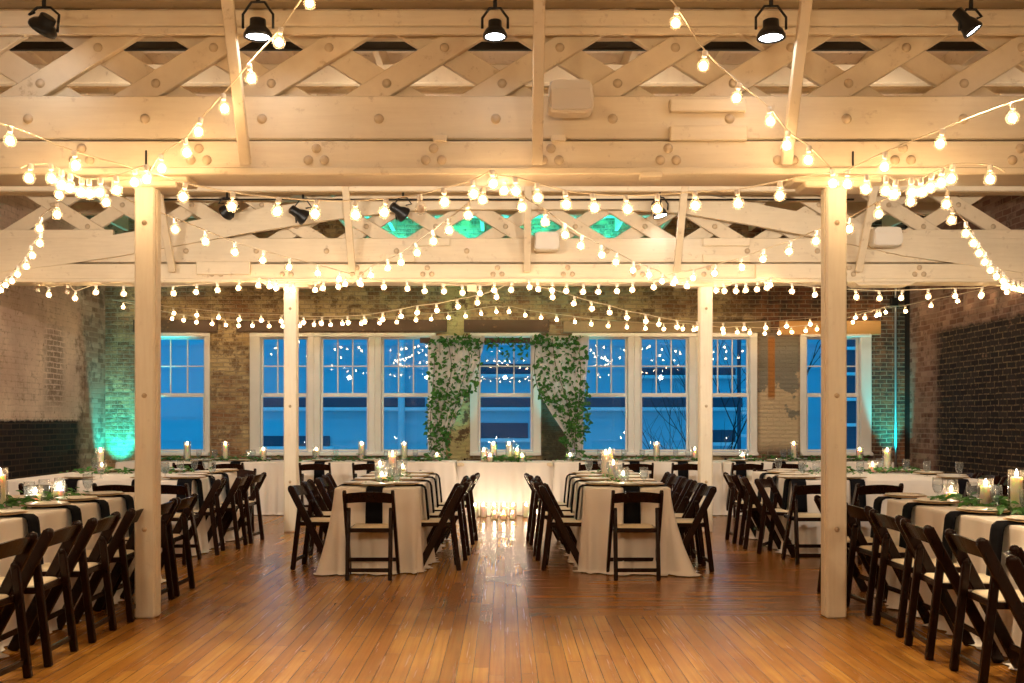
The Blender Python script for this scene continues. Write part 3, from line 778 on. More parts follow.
strand('bulb string from the second truss middle sloping back to the left teal corner', ((508, 283), (120, 300)), 12.3, 16.7,
       [(496, 297), (477, 302.5), (457, 306.5), (436.5, 310.5), (417.5, 312.5), (400.5, 316), (382.5, 319), (364, 321.5), (347.5, 322.5), (322, 323), (303.5, 322.5), (282, 321), (261, 320), (240, 319.5), (219, 317.5), (197, 315), (173, 313), (148, 309)])
strand('bulb string from the second truss middle sloping back to the right teal corner', ((528, 285), (900, 306)), 12.3, 16.7,
       [(553, 297), (574.5, 303.5), (591, 308.5), (609.5, 312.5), (626.5, 317.5), (645.5, 321), (659.5, 324), (677.5, 327), (697, 328), (723.5, 329), (744, 328.5), (765.5, 327.5), (787, 326), (810, 324), (832, 321), (856, 317.5), (880, 314.5)])
strand('lowest bulb string along the window wall, left half', ((112, 300), (503, 307)), 16.8, 16.8,
       [(123, 307), (147, 313), (173, 318.5), (184, 320), (197, 322), (212, 323.5), (225, 325), (238.5, 325.5), (252.5, 325.5), (268.5, 326), (282, 326), (299.5, 325.5), (314.5, 324.5), (330, 324.5), (342, 323.5), (361, 323.5), (379, 323), (397.5, 322), (415.5, 320), (432, 319), (448, 317.5), (465, 316), (480.5, 313.5), (496, 311.5)])
strand('lowest bulb string along the window wall, right half', ((503, 307), (898, 306)), 16.8, 16.8,
       [(509.5, 311.5), (525, 315), (541, 317.5), (556.5, 319.5), (574.5, 321.8), (590.7, 324), (608.5, 325.7), (626.5, 327), (645, 328.3), (663.7, 328.8), (683.5, 328.8), (693, 329.6), (708, 331), (723.6, 332.8), (736.5, 332), (750.5, 332.8), (765.5, 333.3), (779, 332.8), (791, 332), (806, 330.7), (817.5, 329), (834, 326), (853, 322), (865, 318), (877, 315.5), (885.5, 312)])
strand('faint bulb string running from the right teal corner along the dark brick wall', ((898, 306), (1034, 286)), 16.7, 12.8,
       [(905, 311), (931.5, 305.6), (956.4, 301), (981, 296), (1006, 292)])
# unseen strings added over the viewer end of the room as front fill light
def added_strand(label, a, b_, n, sag):
    a = Vector(a); b_ = Vector(b_); pts = []
    for i in range(n + 2):
        t = i / (n + 1); v = a.lerp(b_, t); v.z -= sag * 4 * t * (1 - t); pts.append(v)
    w = tag(MB().tube(catmull(pts, 3), .0055, 5).obj('string_light', M['wire']), label, 'string light', 'strings of round bulbs')
    for i in range(n):
        o = bpy.data.objects.new('bulb', GL); COL.objects.link(o); o.parent = w; o.location = pts[i + 1]
        for nm, me in (('socket', SK), ('filament', FI)):
            c = bpy.data.objects.new(nm, me); COL.objects.link(c); c.parent = o
added_strand('added bulb string overhead at the viewer end, along the left side', (-6.5, 5.6, 3.6), (-2.4, 1.3, 3.05), 12, .35)
added_strand('added bulb string overhead at the viewer end, along the right side', (6.5, 5.6, 3.6), (2.4, 1.3, 3.05), 12, .35)
added_strand('added bulb string overhead at the viewer end, across its middle', (-2.4, 1.3, 3.05), (2.4, 1.3, 3.05), 14, .3)
added_strand('added bulb string behind the viewer crossing left to right', (-6.5, 0.2, 3.3), (2.4, -2.5, 3.2), 16, .3)
added_strand('added bulb string behind the viewer crossing right to left', (6.5, 0.2, 3.3), (-2.4, -2.5, 3.2), 16, .3)
added_strand('added bulb string overhead from the viewer end toward the near left post', (-2.4, 1.3, 3.1), (-2.9, 4.6, 4.3), 10, .1)
added_strand('added bulb string overhead from the viewer end toward the near right post', (2.4, 1.3, 3.1), (2.9, 4.6, 4.3), 10, .1)

# ------------------------------------------------------------------ folding chair
def make_chair():
    t = empty('folding_chair', 'x', 'chair')
    TOP, ZP = .768, .60
    def ly(z): return .19 - .41 * z / .79
    for s in (-1, 1):
        b = MB(); b.bar((s * .217, ly(0), 0), (s * .207, ly(TOP - .01), TOP - .01), .028, .064, .006, up=Vector((0, 1, 0)))
        b.lathe([(0, -.014), (.022, -.014), (.0255, -.009), (.0255, .009), (.022, .014), (0, .014)], 12, mat=Matrix.Translation((s * .207, ly(TOP - .012), TOP - .014)) @ Matrix.Rotation(PI / 2, 4, 'Y'), close=False)
        b.obj('leg', M['chair'], t)
    for s in (-1, 1):
        b = MB(); b.bar((s * .183, -.19, 0), (s * .183, ly(ZP) + .002, ZP), .034, .044, .006, up=Vector((0, 1, 0)))
        b.lathe([(0, -.017), (.018, -.017), (.0215, -.012), (.0215, .012), (.018, .017), (0, .017)], 12, mat=Matrix.Translation((s * .183, ly(ZP) + .002, ZP)) @ Matrix.Rotation(PI / 2, 4, 'Y'), close=False)
        b.obj('leg', M['chair'], t)
    r = MB(); n = 10; vs = []
    for i in range(n + 1):
        u = -1 + 2 * i / n; x = u * .197; bow = -.028 * (1 - u * u)
        zt = .748 + .018 * (1 - u * u); zb = .662 + .012 * (1 - u * u)
        for (z, off) in ((zb, -.009), (zt, -.009), (zt, .009), (zb, .009)): vs.append((x, ly(z) + bow + off, z))
    fs = []
    for i in range(n):
        a = 4 * i; c = a + 4
        for k in range(4): fs.append((a + k, a + (k + 1) % 4, c + (k + 1) % 4, c + k))
    fs += [(3, 2, 1, 0), (4 * n, 4 * n + 1, 4 * n + 2, 4 * n + 3)]
    r.add(vs, fs, False); r.obj('back_rail', M['chair'], t)
    st = MB(); st.box((0, -.176, .088), (.36, .016, .034), .004); st.obj('stretcher', M['chair'], t)
    st = MB(); st.box((0, ly(.14), .14), (.42, .016, .034), .004); st.obj('stretcher', M['chair'], t)
    fr = MB(); 
    for s in (-1, 1): fr.box((s * .176, .07, .425), (.022, .40, .036), .005)
    fr.box((0, .262, .425), (.374, .022, .036), .006); fr.box((0, -.118, .425), (.344, .02, .036), .005)
    fr.obj('seat_frame', M['chair'], t)
    pd = MB(); nn = 28; vs = []
    for (sc, z) in ((.93, .425), (1, .432), (1.0, .444), (.95, .452), (.6, .456)):
        for i in range(nn):
            a = 2 * PI * i / nn; cx = math.copysign(abs(math.cos(a)) ** .22, math.cos(a)); cy = math.copysign(abs(math.sin(a)) ** .22, math.sin(a))
            vs.append((cx * .168 * sc, .072 + cy * .185 * sc, z))
    fs = [(j * nn + i, j * nn + (i + 1) % nn, (j + 1) * nn + (i + 1) % nn, (j + 1) * nn + i) for j in range(4) for i in range(nn)]
    fs += [tuple(reversed(range(nn))), tuple(range(4 * nn, 5 * nn))]
    pd.add(vs, fs, True); o = pd.obj('seat', M['pad'], t); o['label'] = 'ivory padded seat'
    return t
CH = Proto(make_chair())
# ------------------------------------------------------------------ tableware
def make_plate():
    t = empty('dinner_plate', 'x', 'plate')
    MB().lathe([(0, 0), (.085, 0), (.115, .003), (.160, .010), (.163, .012), (.160, .014), (.11, .008), (0, .006)], 28, close=False).obj('charger', M['gold'], t)
    MB().lathe([(0, .0085), (.07, .0085), (.08, .012), (.145, .021), (.148, .023), (.145, .025), (.085, .0165), (.078, .014), (0, .013)], 28, close=False).obj('plate', M['plate'], t)
    return t
PL = Proto(make_plate())
def make_napkin():
    b = MB(); prof = [(.24, .004), (.12, .004), (.03, .005), (-.005, .003), (-.028, -.012), (-.036, -.04), (-.046, -.14), (-.056, -.24), (-.062, -.315)]
    vs = []; nx = 5
    for (y, z) in prof:
        for i in range(nx):
            x = (-.5 + i / (nx - 1)) * .148 * (1 + .12 * max(0, -z)); vs.append((x, y - .006 * (i % 2) * (z < -.03), z))
    m = len(vs); 
    for (y, z) in prof:
        for i in range(nx):
            x = (-.5 + i / (nx - 1)) * .148 * (1 + .12 * max(0, -z)); k = 1 if z < -.005 else 0
            vs.append((x, y - .006 * (i % 2) * (z < -.03) - .007 * k, z + .007 * (1 - k)))
    fs = []; L = len(prof)
    for j in range(L - 1):
        for i in range(nx - 1):
            a = j * nx + i
            fs.append((a, a + nx, a + nx + 1, a + 1)); fs.append((m + a, m + a + 1, m + a + nx + 1, m + a + nx))
        a = j * nx; fs.append((a, m + a, m + a + nx, a + nx)); a = j * nx + nx - 1; fs.append((a, a + nx, m + a + nx, m + a))
    for j in (0, L - 1):
        for i in range(nx - 1):
            a = j * nx + i; fs.append((a, a + 1, m + a + 1, m + a) if j == 0 else (a, m + a, m + a + 1, a + 1))
    b.add(vs, fs, True); return tag(b.obj('linen_napkin', M['napkin']), 'x', 'napkin')
NK = Proto(make_napkin())
def make_goblet():
    t = empty('water_goblet', 'x', 'glass')
    MB().lathe([(.034, 0), (.033, .003), (.008, .008), (.006, .03), (.007, .045), (.024, .058), (.036, .085), (.040, .12), (.037, .172), (.0355, .172), (.038, .12), (.034, .088), (.022, .062), (0, .053)], 16, close=False).obj('bowl', M['glass'], t)
    MB().lathe([(0, .055), (.021, .063), (.033, .088), (.0368, .118), (0, .119)], 16, close=False).obj('water', M['water'], t)
    return t
GB = Proto(make_goblet())
def make_candle(h):
    t = empty('pillar_candle', 'x', 'candle')
    MB().lathe([(0, 0), (.034, 0), (.036, .003), (.036, h - .004), (.034, h), (.022, h - .006), (0, h - .008)], 18, close=False).obj('wax', M['wax'], t)
    MB().tube([(0, 0, h - .009), (.001, 0, h + .010)], .0018, 5).obj('wick', M['wick'], t)
    MB().lathe([(0, h + .004), (.006, h + .009), (.0095, h + .018), (.0085, h + .028), (.004, h + .042), (0, h + .052)], 8, close=False).obj('flame', M['flame'], t)
    return t
def make_vase(h):
    b = MB(); b.lathe([(0, .001), (.048, .001), (.052, .004), (.052, h), (.0495, h), (.0495, .006), (0, .006)], 20, close=False)
    return tag(b.obj('glass_cylinder', M['candle_glass']), 'x', 'candle holder')
CD = {'S': (.07, Proto(make_candle(.07)), Proto(make_vase(.14))), 'M': (.15, Proto(make_candle(.15)), Proto(make_vase(.21))), 'T': (.235, Proto(make_candle(.235)), Proto(make_vase(.29)))}
KIND = {'S': 'short', 'M': 'medium', 'T': 'tall'}
def candle(x, y, z, k, where, glass=True):
    h, c, v = CD[k]
    c.put((x, y, z + (.0062 if glass else 0)), 0, '%s lit ivory pillar candle %s' % (KIND[k], where), 'pillar candles')
    if glass: v.put((x, y, z), 0, 'clear glass candle cylinder %s' % where, 'glass candle cylinders')

# ------------------------------------------------------------------ tables and cloths
ZT = .76
def table(name, x0, x1_, y0, y1):
    t = empty('banquet_table', 'folding banquet table hidden under the white cloth of the ' + name, 'table', ((x0 + x1_) / 2, (y0 + y1) / 2, 0))
    w, d = x1_ - x0, y1 - y0
    MB().box((0, 0, ZT - .025), (w - .01, d - .01, .05), .01).obj('tabletop', M['cream_board'], t)
    for sx in (-1, 1):
        for sy in (-1, 1):
            b = MB(); b.tube([(sx * (w / 2 - .12), sy * (d / 2 - .15), 0), (sx * (w / 2 - .14), sy * (d / 2 - .18), ZT - .05)], .016, 8); b.obj('leg', M['conduit'], t)
def tablecloth(label, x0, x1_, y0, y1, rc=.035, flare=.05, corners=(.06, .06, .06, .06), seed=1):
    """corners: extra spread at the floor for near-left, near-right, far-right, far-left"""
    rr = random.Random(seed); per = []
    cs = [(x0 + rc, y0 + rc, PI), (x1_ - rc, y0 + rc, 1.5 * PI), (x1_ - rc, y1 - rc, 0), (x0 + rc, y1 - rc, .5 * PI)]
    for ci, (cx, cy, a0) in enumerate(cs):
        na = 7 if rc < .1 else 14
        for k in range(na):
            a = a0 + (PI / 2) * k / (na - 1); per.append((cx + rc * math.cos(a), cy + rc * math.sin(a), math.cos(a), math.sin(a), corners[ci] * math.sin(PI * (k + .5) / na), ci))
        nx_, ny_, a1 = cs[(ci + 1) % 4]
        ax, ay = cx + rc * math.cos(a0 + PI / 2), cy + rc * math.sin(a0 + PI / 2)
        bx_, by_ = nx_ + rc * math.cos(a1), ny_ + rc * math.sin(a1)
        L = math.hypot(bx_ - ax, by_ - ay); n = max(6, int(L / .028))
        for k in range(1, n):
            t = k / n; dx, dy = math.cos(a0 + PI / 2), math.sin(a0 + PI / 2)
            e = corners[ci] * math.exp(-t * L / .12) * .8 + corners[(ci + 1) % 4] * math.exp(-(1 - t) * L / .12) * .8
            per.append((ax + (bx_ - ax) * t, ay + (by_ - ay) * t, dx, dy, e, ci))
    n = len(per); ph = [rr.uniform(0, 6) for _ in range(4)]; b = MB(); vs = []
    s_ = [0]
    for i in range(1, n): s_.append(s_[-1] + math.hypot(per[i][0] - per[i - 1][0], per[i][1] - per[i - 1][1]))
    rings = [(0, .004, 0), (.012, .0005, 0), (.03, 0, .01), (.1, 0, 0), (.25, 0, 0), (.45, 0, 0), (.65, 0, 0), (.82, 0, 0), (.95, 0, 0), (1, 0, 0), (1, 0, .035)]
    for j, (t, _, ex) in enumerate(rings):
        for i, (x, y, dx, dy, e, ci) in enumerate(per):
            s = s_[i]
            fold = math.sin(s * 17 + ph[0] + 1.5 * math.sin(s * 3.1 + ph[1])) * .5 + math.sin(s * 43 + ph[2] + math.sin(s * 5)) * .42 + math.sin(s * 7 + ph[3]) * .4
            amp = .05 * (t ** .8)
            off = .006 * (j > 0) + flare * t ** 1.3 + amp * fold + e * t ** 1.6 + (ex * (1 + .8 * math.sin(s * 11 + ph[1])) if t >= 1 else 0)
            z = ZT + .006 - (.003 if j == 1 else 0) - (ZT - .004) * t
            if j == 0: off = 0
            vs.append((x + dx * off, y + dy * off, max(.004, z)))
    fs = [(j * n + i, (j + 1) * n + i, (j + 1) * n + (i + 1) % n, j * n + (i + 1) % n) for j in range(len(rings) - 1) for i in range(n)]
    b.add(vs, fs, True); b.sm[:] = [True] * len(b.f)
    b.add([vs[i] for i in range(n)], [tuple(range(n))], False)
    return tag(b.obj('tablecloth', M['cloth']), label, 'tablecloth')
def runner(label, line, z, width, n, seed, size=.05):
    """leafy greenery laid along the table: stems with leaves"""
    rr = random.Random(seed); b = MB(); st = MB()
    L = [Vector(p) for p in line]; 
    def at(t):
        q = t * (len(L) - 1); i = min(int(q), len(L) - 2); return L[i].lerp(L[i + 1], q - i)
    pts = [at(t / 24) + Vector((rr.uniform(-.02, .02), rr.uniform(-.02, .02), rr.uniform(.01, .03))) for t in range(25)]
    st.tube(pts, .003, 5)
    for k in range(n):
        c = at(rr.random()) + Vector((rr.gauss(0, width), rr.gauss(0, width), .008 + abs(rr.gauss(0, .03))))
        c.z = min(c.z, z + .10)
        addleaf(b, c, size * rr.uniform(.6, 1.3), rr, flat=.5)
    o = empty('greenery_runner', label, 'greenery'); b.obj('leaves', M['leaf'], o); st.obj('stem', M['stem'], o); return o
def addleaf(b, c, s, rr, flat=1.0):
    e = Euler((rr.uniform(-1, 1) * flat, rr.uniform(-1, 1) * flat, rr.uniform(0, 6.28))).to_matrix().to_4x4()
    m = Matrix.Translation(c) @ e; w = s * .30
    b.add([(0, 0, 0), (-w, s * .38, .12 * s), (0, s * .42, 0), (w, s * .38, .12 * s), (-w * .7, s * .72, .08 * s), (0, s, -.1 * s), (w * .7, s * .72, .08 * s)],
          [(0, 2, 1), (0, 3, 2), (1, 2, 5, 4), (2, 3, 6, 5)], False, m)

def setting(x, y, ang, where, plate=True, nap=True, glasses=1):
    """ang: direction that faces into the table; x,y on the table edge"""
    d = Vector((math.cos(ang), math.sin(ang), 0)); s = Vector((-d.y, d.x, 0)); rz = ang - PI / 2; z = ZT + .0065
    if nap: NK.put((x, y, z), rz, 'black napkin hanging off ' + where, 'black linen napkins')
    if plate:
        p = Vector((x, y, 0)) + d * .175; PL.put((p.x, p.y, z + (.011 if nap else 0)), R.uniform(0, 6), 'ivory dinner plate on ' + where, 'dinner plates')
    for g in range(glasses):
        p = Vector((x, y, 0)) + d * (.37 + .0 * g) + s * (-.15 + .11 * g + R.uniform(-.02, .02)); GB.put((p.x, p.y, z), 0, 'clear water goblet%s on ' % (' left of its pair' if glasses > 1 and g else ' right of its pair' if glasses > 1 else '') + where, 'water goblets')
CG = 'dark folding chairs around the tables'
def chair(x, y, ang, dist, where, rot=0):
    d = Vector((math.cos(ang), math.sin(ang), 0))
    CH.put((x - d.x * dist, y - d.y * dist, 0), ang - PI / 2 + rot, 'dark brown wooden folding chair, ' + where, CG)
def side(tname, x0, x1_, y0, y1, which, pos, dist=.24, rots=None, chairs=True, plates=True, word=None, nap=True, frm=None, glasses=1):
    n = len(pos)
    for i, p in enumerate(pos):
        if which == 'left': x, y, a = x0, p, 0
        elif which == 'right': x, y, a = x1_, p, PI
        elif which == 'near': x, y, a = p, y0, PI / 2
        else: x, y, a = p, y1, -PI / 2
        fr = frm or ('from the near end' if which in ('left', 'right') else 'from the left')
        w = '%s, %s' % (tname, (word or (which + ' side')))
        if n > 1: w += ', %s %s' % (ORD[i], fr)
        if chairs: chair(x, y, a, dist if not isinstance(dist, (list, tuple)) else dist[i], w, (rots[i] if rots else R.uniform(-.05, .05)))
        setting(x, y, a, w, plates, nap, glasses)
K = KY
ks = lambda l: [v * K for v in l]
# centre tables
nm = 'left centre table'; B = (-1.53, -.78, 8.95, 11.50)
table(nm, *B); tablecloth('white floor-length cloth over the left centre table, draped between its dark chairs', *B, corners=(.13, -.10, .0, .05), seed=3)
side(nm, *B, 'left', ks([9.0, 9.6, 10.2, 10.75]), [.22, .25, .22, .27], [-.08, .05, -.04, .06]); side(nm, *B, 'right', ks([8.95, 9.6, 10.2, 10.8]), [.15, .21, .17, .25], [.10, -.04, .05, -.08])
side(nm, *B, 'near', [-1.17], .21, [0], word='near end'); side(nm, *B, 'far', [-1.22], .24, [0], word='far end')
for i, (x, y, k) in enumerate([(-1.17, 9.12, 'S'), (-1.25, 9.6, 'M'), (-1.17, 9.98, 'T'), (-1.13, 10.6, 'S')]): candle(x, y * K, ZT + .007, k, 'on the left centre table, %s from its near end' % ORD[i])
runner('green leafy runner between the candles of the left centre table', [(-1.15, 9.3, ZT + .01), (-1.1, 10.1, ZT + .01), (-1.15, 11.2, ZT + .01)], ZT, .07, 120, 5)
nm = 'right centre table'; B = (.73, 1.49, 8.95, 11.50)
table(nm, *B); tablecloth('white cloth over the right centre table, its near right corner trailing on the floor', *B, corners=(-.05, .26, .05, .0), seed=5)
side(nm, *B, 'left', ks([8.95, 9.6, 10.2, 10.75]), [.17, .23, .19, .27], [-.10, .04, -.05, .08]); side(nm, *B, 'right', ks([8.9, 9.4, 9.95, 10.5, 11.0]), .20)
side(nm, *B, 'near', [1.135], .21, [0], word='near end'); side(nm, *B, 'far', [1.1], .24, [0], word='far end')
for i, (x, y, k) in enumerate([(1.13, 9.2, 'S'), (1.10, 9.75, 'M'), (1.08, 10.3, 'T'), (1.18, 10.8, 'T')]): candle(x, y * K, ZT + .007, k, 'on the right centre table, %s from its near end' % ORD[i])
runner('green leafy runner between the candles of the right centre table', [(1.1, 9.3, ZT + .01), (1.05, 10.1, ZT + .01), (1.13, 11.2, ZT + .01)], ZT, .07, 90, 6)
# long aisle tables
nm = 'left aisle table'; B = (-3.80, -3.04, 3.55, 8.45)
table(nm, *B); tablecloth('white cloth over the long left aisle table behind the near left post', *B, corners=(.05,) * 4, seed=7)
side(nm, *B, 'right', ks([4.4, 4.97, 5.54, 6.11, 6.72, 7.2, 7.68]), .29, word='aisle side')
side(nm, *B, 'left', ks([4.5, 5.2, 5.9, 6.6, 7.3]), .24, word='wall side')
for i, (x, y, k) in enumerate([(-3.42, 5.3, 'M'), (-3.42, 6.5, 'T'), (-3.40, 6.95, 'S'), (-3.42, 7.35, 'S')]): candle(x, y * K, ZT + .007, k, 'on the left aisle table, %s from its near end' % ORD[i])
runner('green leafy runner along the left aisle table', [(-3.4, 4.4, ZT + .01), (-3.36, 6, ZT + .01), (-3.45, 7.9, ZT + .01)], ZT, .07, 430, 8, .065)
nm = 'right aisle table'; B = (2.95, 3.71, 2.9, 7.70)
table(nm, *B); tablecloth('white cloth over the long right aisle table behind the near right post', *B, corners=(.05,) * 4, seed=9)
side(nm, *B, 'left', ks([4.35, 5.1, 5.68, 6.28, 6.95, 7.5]), [.42, .3, .31, .26, .22, .24], [-.5, -.05, -.08, .03, .08, .02], word='aisle side')
side(nm, *B, 'right', ks([4.6, 5.2, 5.8, 6.4, 7.0]), .24, word='wall side')
for i, (x, y, k) in enumerate([(3.33, 5.4, 'S'), (3.33, 6.25, 'T'), (3.33, 6.65, 'M'), (3.30, 7.1, 'S')]): candle(x, y * K, ZT + .007, k, 'on the right aisle table, %s from its near end' % ORD[i])
runner('green leafy runner along the right aisle table', [(3.3, 4.4, ZT + .01), (3.36, 6, ZT + .01), (3.3, 7.4, ZT + .01)], ZT, .07, 430, 10, .08)
# broad side tables
nm = 'left broad table'; B = (-5.10, -3.20, 10.1, 11.9)
table(nm, *B); tablecloth('white cloth over the broad table by the left wall, behind the left aisle table', *B, corners=(.05,) * 4, seed=11)
side(nm, *B, 'near', [-4.40, -3.70, -3.24], .42, [0, 0, 0]); side(nm, *B, 'right', ks([9.93, 10.4, 10.9]), [.06, .16, .2], [.12, .05, -.1])
side(nm, *B, 'far', [-4.6, -3.9, -3.3], .24)
for i, (x, y, k) in enumerate([(-4.62, 11.0, 'S'), (-4.72, 11.2, 'T')]): candle(x, y * K, ZT + .007, k, 'on the left broad table, %s from its near side' % ORD[i])
runner('green leaves around the candles on the left broad table', [(-4.9, 11.3, ZT + .01), (-3.6, 11.5, ZT + .01)], ZT, .09, 130, 12, .07)
nm = 'right broad table'; B = (2.95, 4.92, 10.1, 11.9)
table(nm, *B); tablecloth('white cloth over the broad table by the right wall, behind the right aisle table', *B, corners=(.05,) * 4, seed=13)
side(nm, *B, 'near', [2.97, 3.565, 4.62], .42, [0, 0, 0]); side(nm, *B, 'left', ks([9.93, 10.4, 10.9]), [.08, .18, .2], [-.55, -.1, 0])
side(nm, *B, 'right', ks([10.2, 10.75, 11.25]), .3); side(nm, *B, 'far', [3.3, 3.9, 4.5], .24)
for i, (x, y, k) in enumerate([(4.25, 11.1, 'S'), (4.46, 11.2, 'T')]): candle(x, y * K, ZT + .007, k, 'on the right broad table, %s from its near side' % ORD[i])
runner('green leaves around the candles on the right broad table', [(3.4, 11.3, ZT + .01), (4.7, 11.5, ZT + .01)], ZT, .09, 130, 14, .07)
# tables in the row along the windows
WT = [('far left window table', -5.66, -3.21, [-4.46, -3.91], [187, 225, 263], 'TTM', 17),
      ('left window table', -3.18, -.73, [-2.69, -1.93], [316, 361.6, 404, 437], 'MTTS', 19),
      ('right window table', .72, 3.15, [1.27, 1.88, 2.58], [570, 656.7, 695], 'STM', 21),
      ('far right window table', 3.18, 5.66, [3.12 + .3, 4.0], [743, 794, 860], 'STM', 23)]
for (nm, a, b_, near, cpx, ck, sd) in WT:
    B = (a, b_, 14.47, 15.23)
    table(nm, *B); tablecloth('white cloth over the %s in the row below the windows' % nm, *B, corners=(.09,) * 4, seed=sd, flare=.04)
    side(nm, *B, 'near', near, .23)
    m_ = (a + b_) / 2; side(nm, *B, 'far', [m_ - .75, m_, m_ + .75], .24)
    for i, (px, k) in enumerate(zip(cpx, ck)): candle((px - VX) / 66.9, 14.90, ZT + .007, k, 'on the %s, %s from the left' % (nm, ORD[i]), glass=True)
    runner('green leafy runner along the %s' % nm, [(a + .2, 14.8, ZT + .01), (m_, 14.86, ZT + .01), (b_ - .2, 14.8, ZT + .01)], ZT, .06, 200, sd + 40, .07)
nm = 'head table'; B = (-.70, .70, 14.40, 15.1)
table(nm, *B); tablecloth('glowing white pleated cloth over the round-cornered head table at the centre', *B, rc=.16, corners=(.02, .02, .02, .02), seed=31, flare=.05)
for i, x in enumerate((-.42, .42)):
    chair(x, 15.1, -PI / 2, .24, 'behind the head table, %s of the pair' % ('left' if i == 0 else 'right'), 0)
for i, (px, k, y) in enumerate([(484, 'M', 14.72), (490, 'S', 14.55), (493.6, 'T', 14.8), (509, 'T', 14.78), (517, 'M', 14.66), (522, 'S', 14.56)]):
    candle((px - VX) * y / F, y, ZT + .007, k, 'on the head table, %s from the left' % ORD[i])
runner('low green centrepiece on the head table between its candles', [(-.22, 14.62, ZT + .02), (.28, 14.62, ZT + .02)], ZT, .05, 150, 33, .075)
for i, (px, y, k) in enumerate([(463, 14.12, 'M'), (475, 14.1, 'M'), (483.5, 14.12, 'M'), (494, 14.12, 'M'), (494.5, 13.82, 'S'), (504, 14.1, 'M'), (503.5, 13.78, 'S'), (513, 14.1, 'M'), (512.5, 13.84, 'S'), (526, 14.12, 'M'), (535, 14.12, 'M'), (537, 13.88, 'S')]):
    candle((px - VX) * y / F, y, .001, k, 'on the floor before the head table, %s from the left' % ORD[i])

# ------------------------------------------------------------------ arbor with drapes and vines
YA = 16.35; SA = F / YA
ax = lambda px: (px - VX) / SA
az = lambda py: CAMZ - (py - VY) / SA
arb = empty('wooden_arbor', 'dark wooden arbor standing behind the head table against the centre window', 'arbor', (0, YA, 0))
MB().box((ax(504), 0, az(340.5)), (ax(588) - ax(420), .07, .085), .008).obj('crossbar', M['lintel'], arb)
for px in (437, 574): MB().box((ax(px), .03, az(340) / 2), (.08, .06, az(340) - .04), .008).obj('upright', M['lintel'], arb)
for px in (437, 574): MB().box((ax(px), .0, .02), (.3, .4, .04), .008).obj('foot', M['lintel'], arb)
def drape(label, rows, seed, Yo=-.09):
    """rows: (py, left px, right px)"""
    rr = random.Random(seed); b = MB(); nu = 40; vs = []; R_ = []
    for i in range(len(rows) - 1):
        for k in range(6):
            t = k / 6; R_.append(tuple(rows[i][q] * (1 - t) + rows[i + 1][q] * t for q in range(3)))
    R_.append(rows[-1])
    for (py, l, r) in R_:
        for i in range(nu + 1):
            u = i / nu; w = ax(r) - ax(l)
            vs.append((ax(l) + w * u, YA + Yo + .028 * math.sin(u * 34 + .6 * math.sin(py * .05)) + .015 * math.sin(u * 71 + py * .02), max(.01, az(py))))
    m = len(R_)
    fs = [(j * (nu + 1) + i, (j + 1) * (nu + 1) + i, (j + 1) * (nu + 1) + i + 1, j * (nu + 1) + i + 1) for j in range(m - 1) for i in range(nu)]
    b.add(vs, fs, True); return tag(b.obj('sheer_drape', M['drape']), label, 'drape')
drape('sheer white drape gathered to the left upright of the arbor', [(336, 431, 485), (350, 431, 483), (375, 432, 474), (400, 432, 464), (425, 432, 454), (436, 432, 446), (450, 431, 446), (480, 431, 447), (503, 430, 448)], 1)
drape('sheer white drape swept across to the right upright of the arbor', [(336, 530, 589), (360, 531, 588), (385, 537, 585), (400, 543, 584), (415, 552, 583), (430, 562, 582), (437, 567, 582), (460, 567, 582), (503, 566, 583)], 2)
def vine(label, spans, n, seed, stems):
    rr = random.Random(seed); b = MB(); tot = sum((r - l) * w for (_, l, r, w) in spans)
    for k in range(n):
        while True:
            i = rr.randrange(len(spans) - 1); t = rr.random(); a, c = spans[i], spans[i + 1]
            py = a[0] + (c[0] - a[0]) * t; l = a[1] + (c[1] - a[1]) * t; r = a[2] + (c[2] - a[2]) * t; w = a[3] + (c[3] - a[3]) * t
            if rr.random() < w: break
        px = rr.uniform(l, r)
        addleaf(b, Vector((ax(px), YA - .14 + rr.gauss(0, .045), az(py))), rr.uniform(.06, .115), rr, flat=1.5)
    o = empty('hanging_vine', label, 'vine'); b.obj('leaves', M['leaf'], o); s = MB()
    for st in stems:
        s.tube(catmull([Vector((ax(p), YA - .14 + rr.uniform(-.02, .02), az(q))) for p, q in st], 4), .005, 5)
    s.obj('stem', M['stem'], o)
vine('dense green vine cascading down the left side of the arbor', [(338, 438, 478, .9), (345, 430, 482, 1), (372, 430, 481, 1), (392, 434, 474, .9), (400, 430, 462, .8), (420, 428, 458, .7), (436, 427, 450, .7), (455, 428, 448, .4), (464, 430, 452, .3)], 720, 3,
     [[(448, 340), (452, 370), (445, 400), (438, 430), (436, 460)], [(465, 340), (470, 360), (462, 385), (455, 410)], [(436, 345), (434, 380), (431, 420), (432, 450)], [(478, 342), (480, 362), (474, 385)]])
vine('dense green vine cascading down the right side of the arbor', [(338, 532, 580, .9), (350, 532, 585, 1), (375, 533, 587, 1), (395, 538, 588, 1), (408, 552, 587, .9), (425, 565, 590, .8), (440, 560, 580, .6), (460, 564, 582, .3)], 760, 4,
     [[(536, 340), (534, 370), (540, 398)], [(552, 340), (556, 370), (566, 400), (572, 440)], [(578, 342), (580, 380), (576, 420), (573, 460)]])
vine('thin green vine draped along the arbor crossbar between the two cascades', [(338, 482, 532, .6), (346, 482, 532, .8), (360, 484, 530, .25)], 80, 5, [[(478, 341), (495, 347), (505, 340), (520, 347), (534, 341)]])

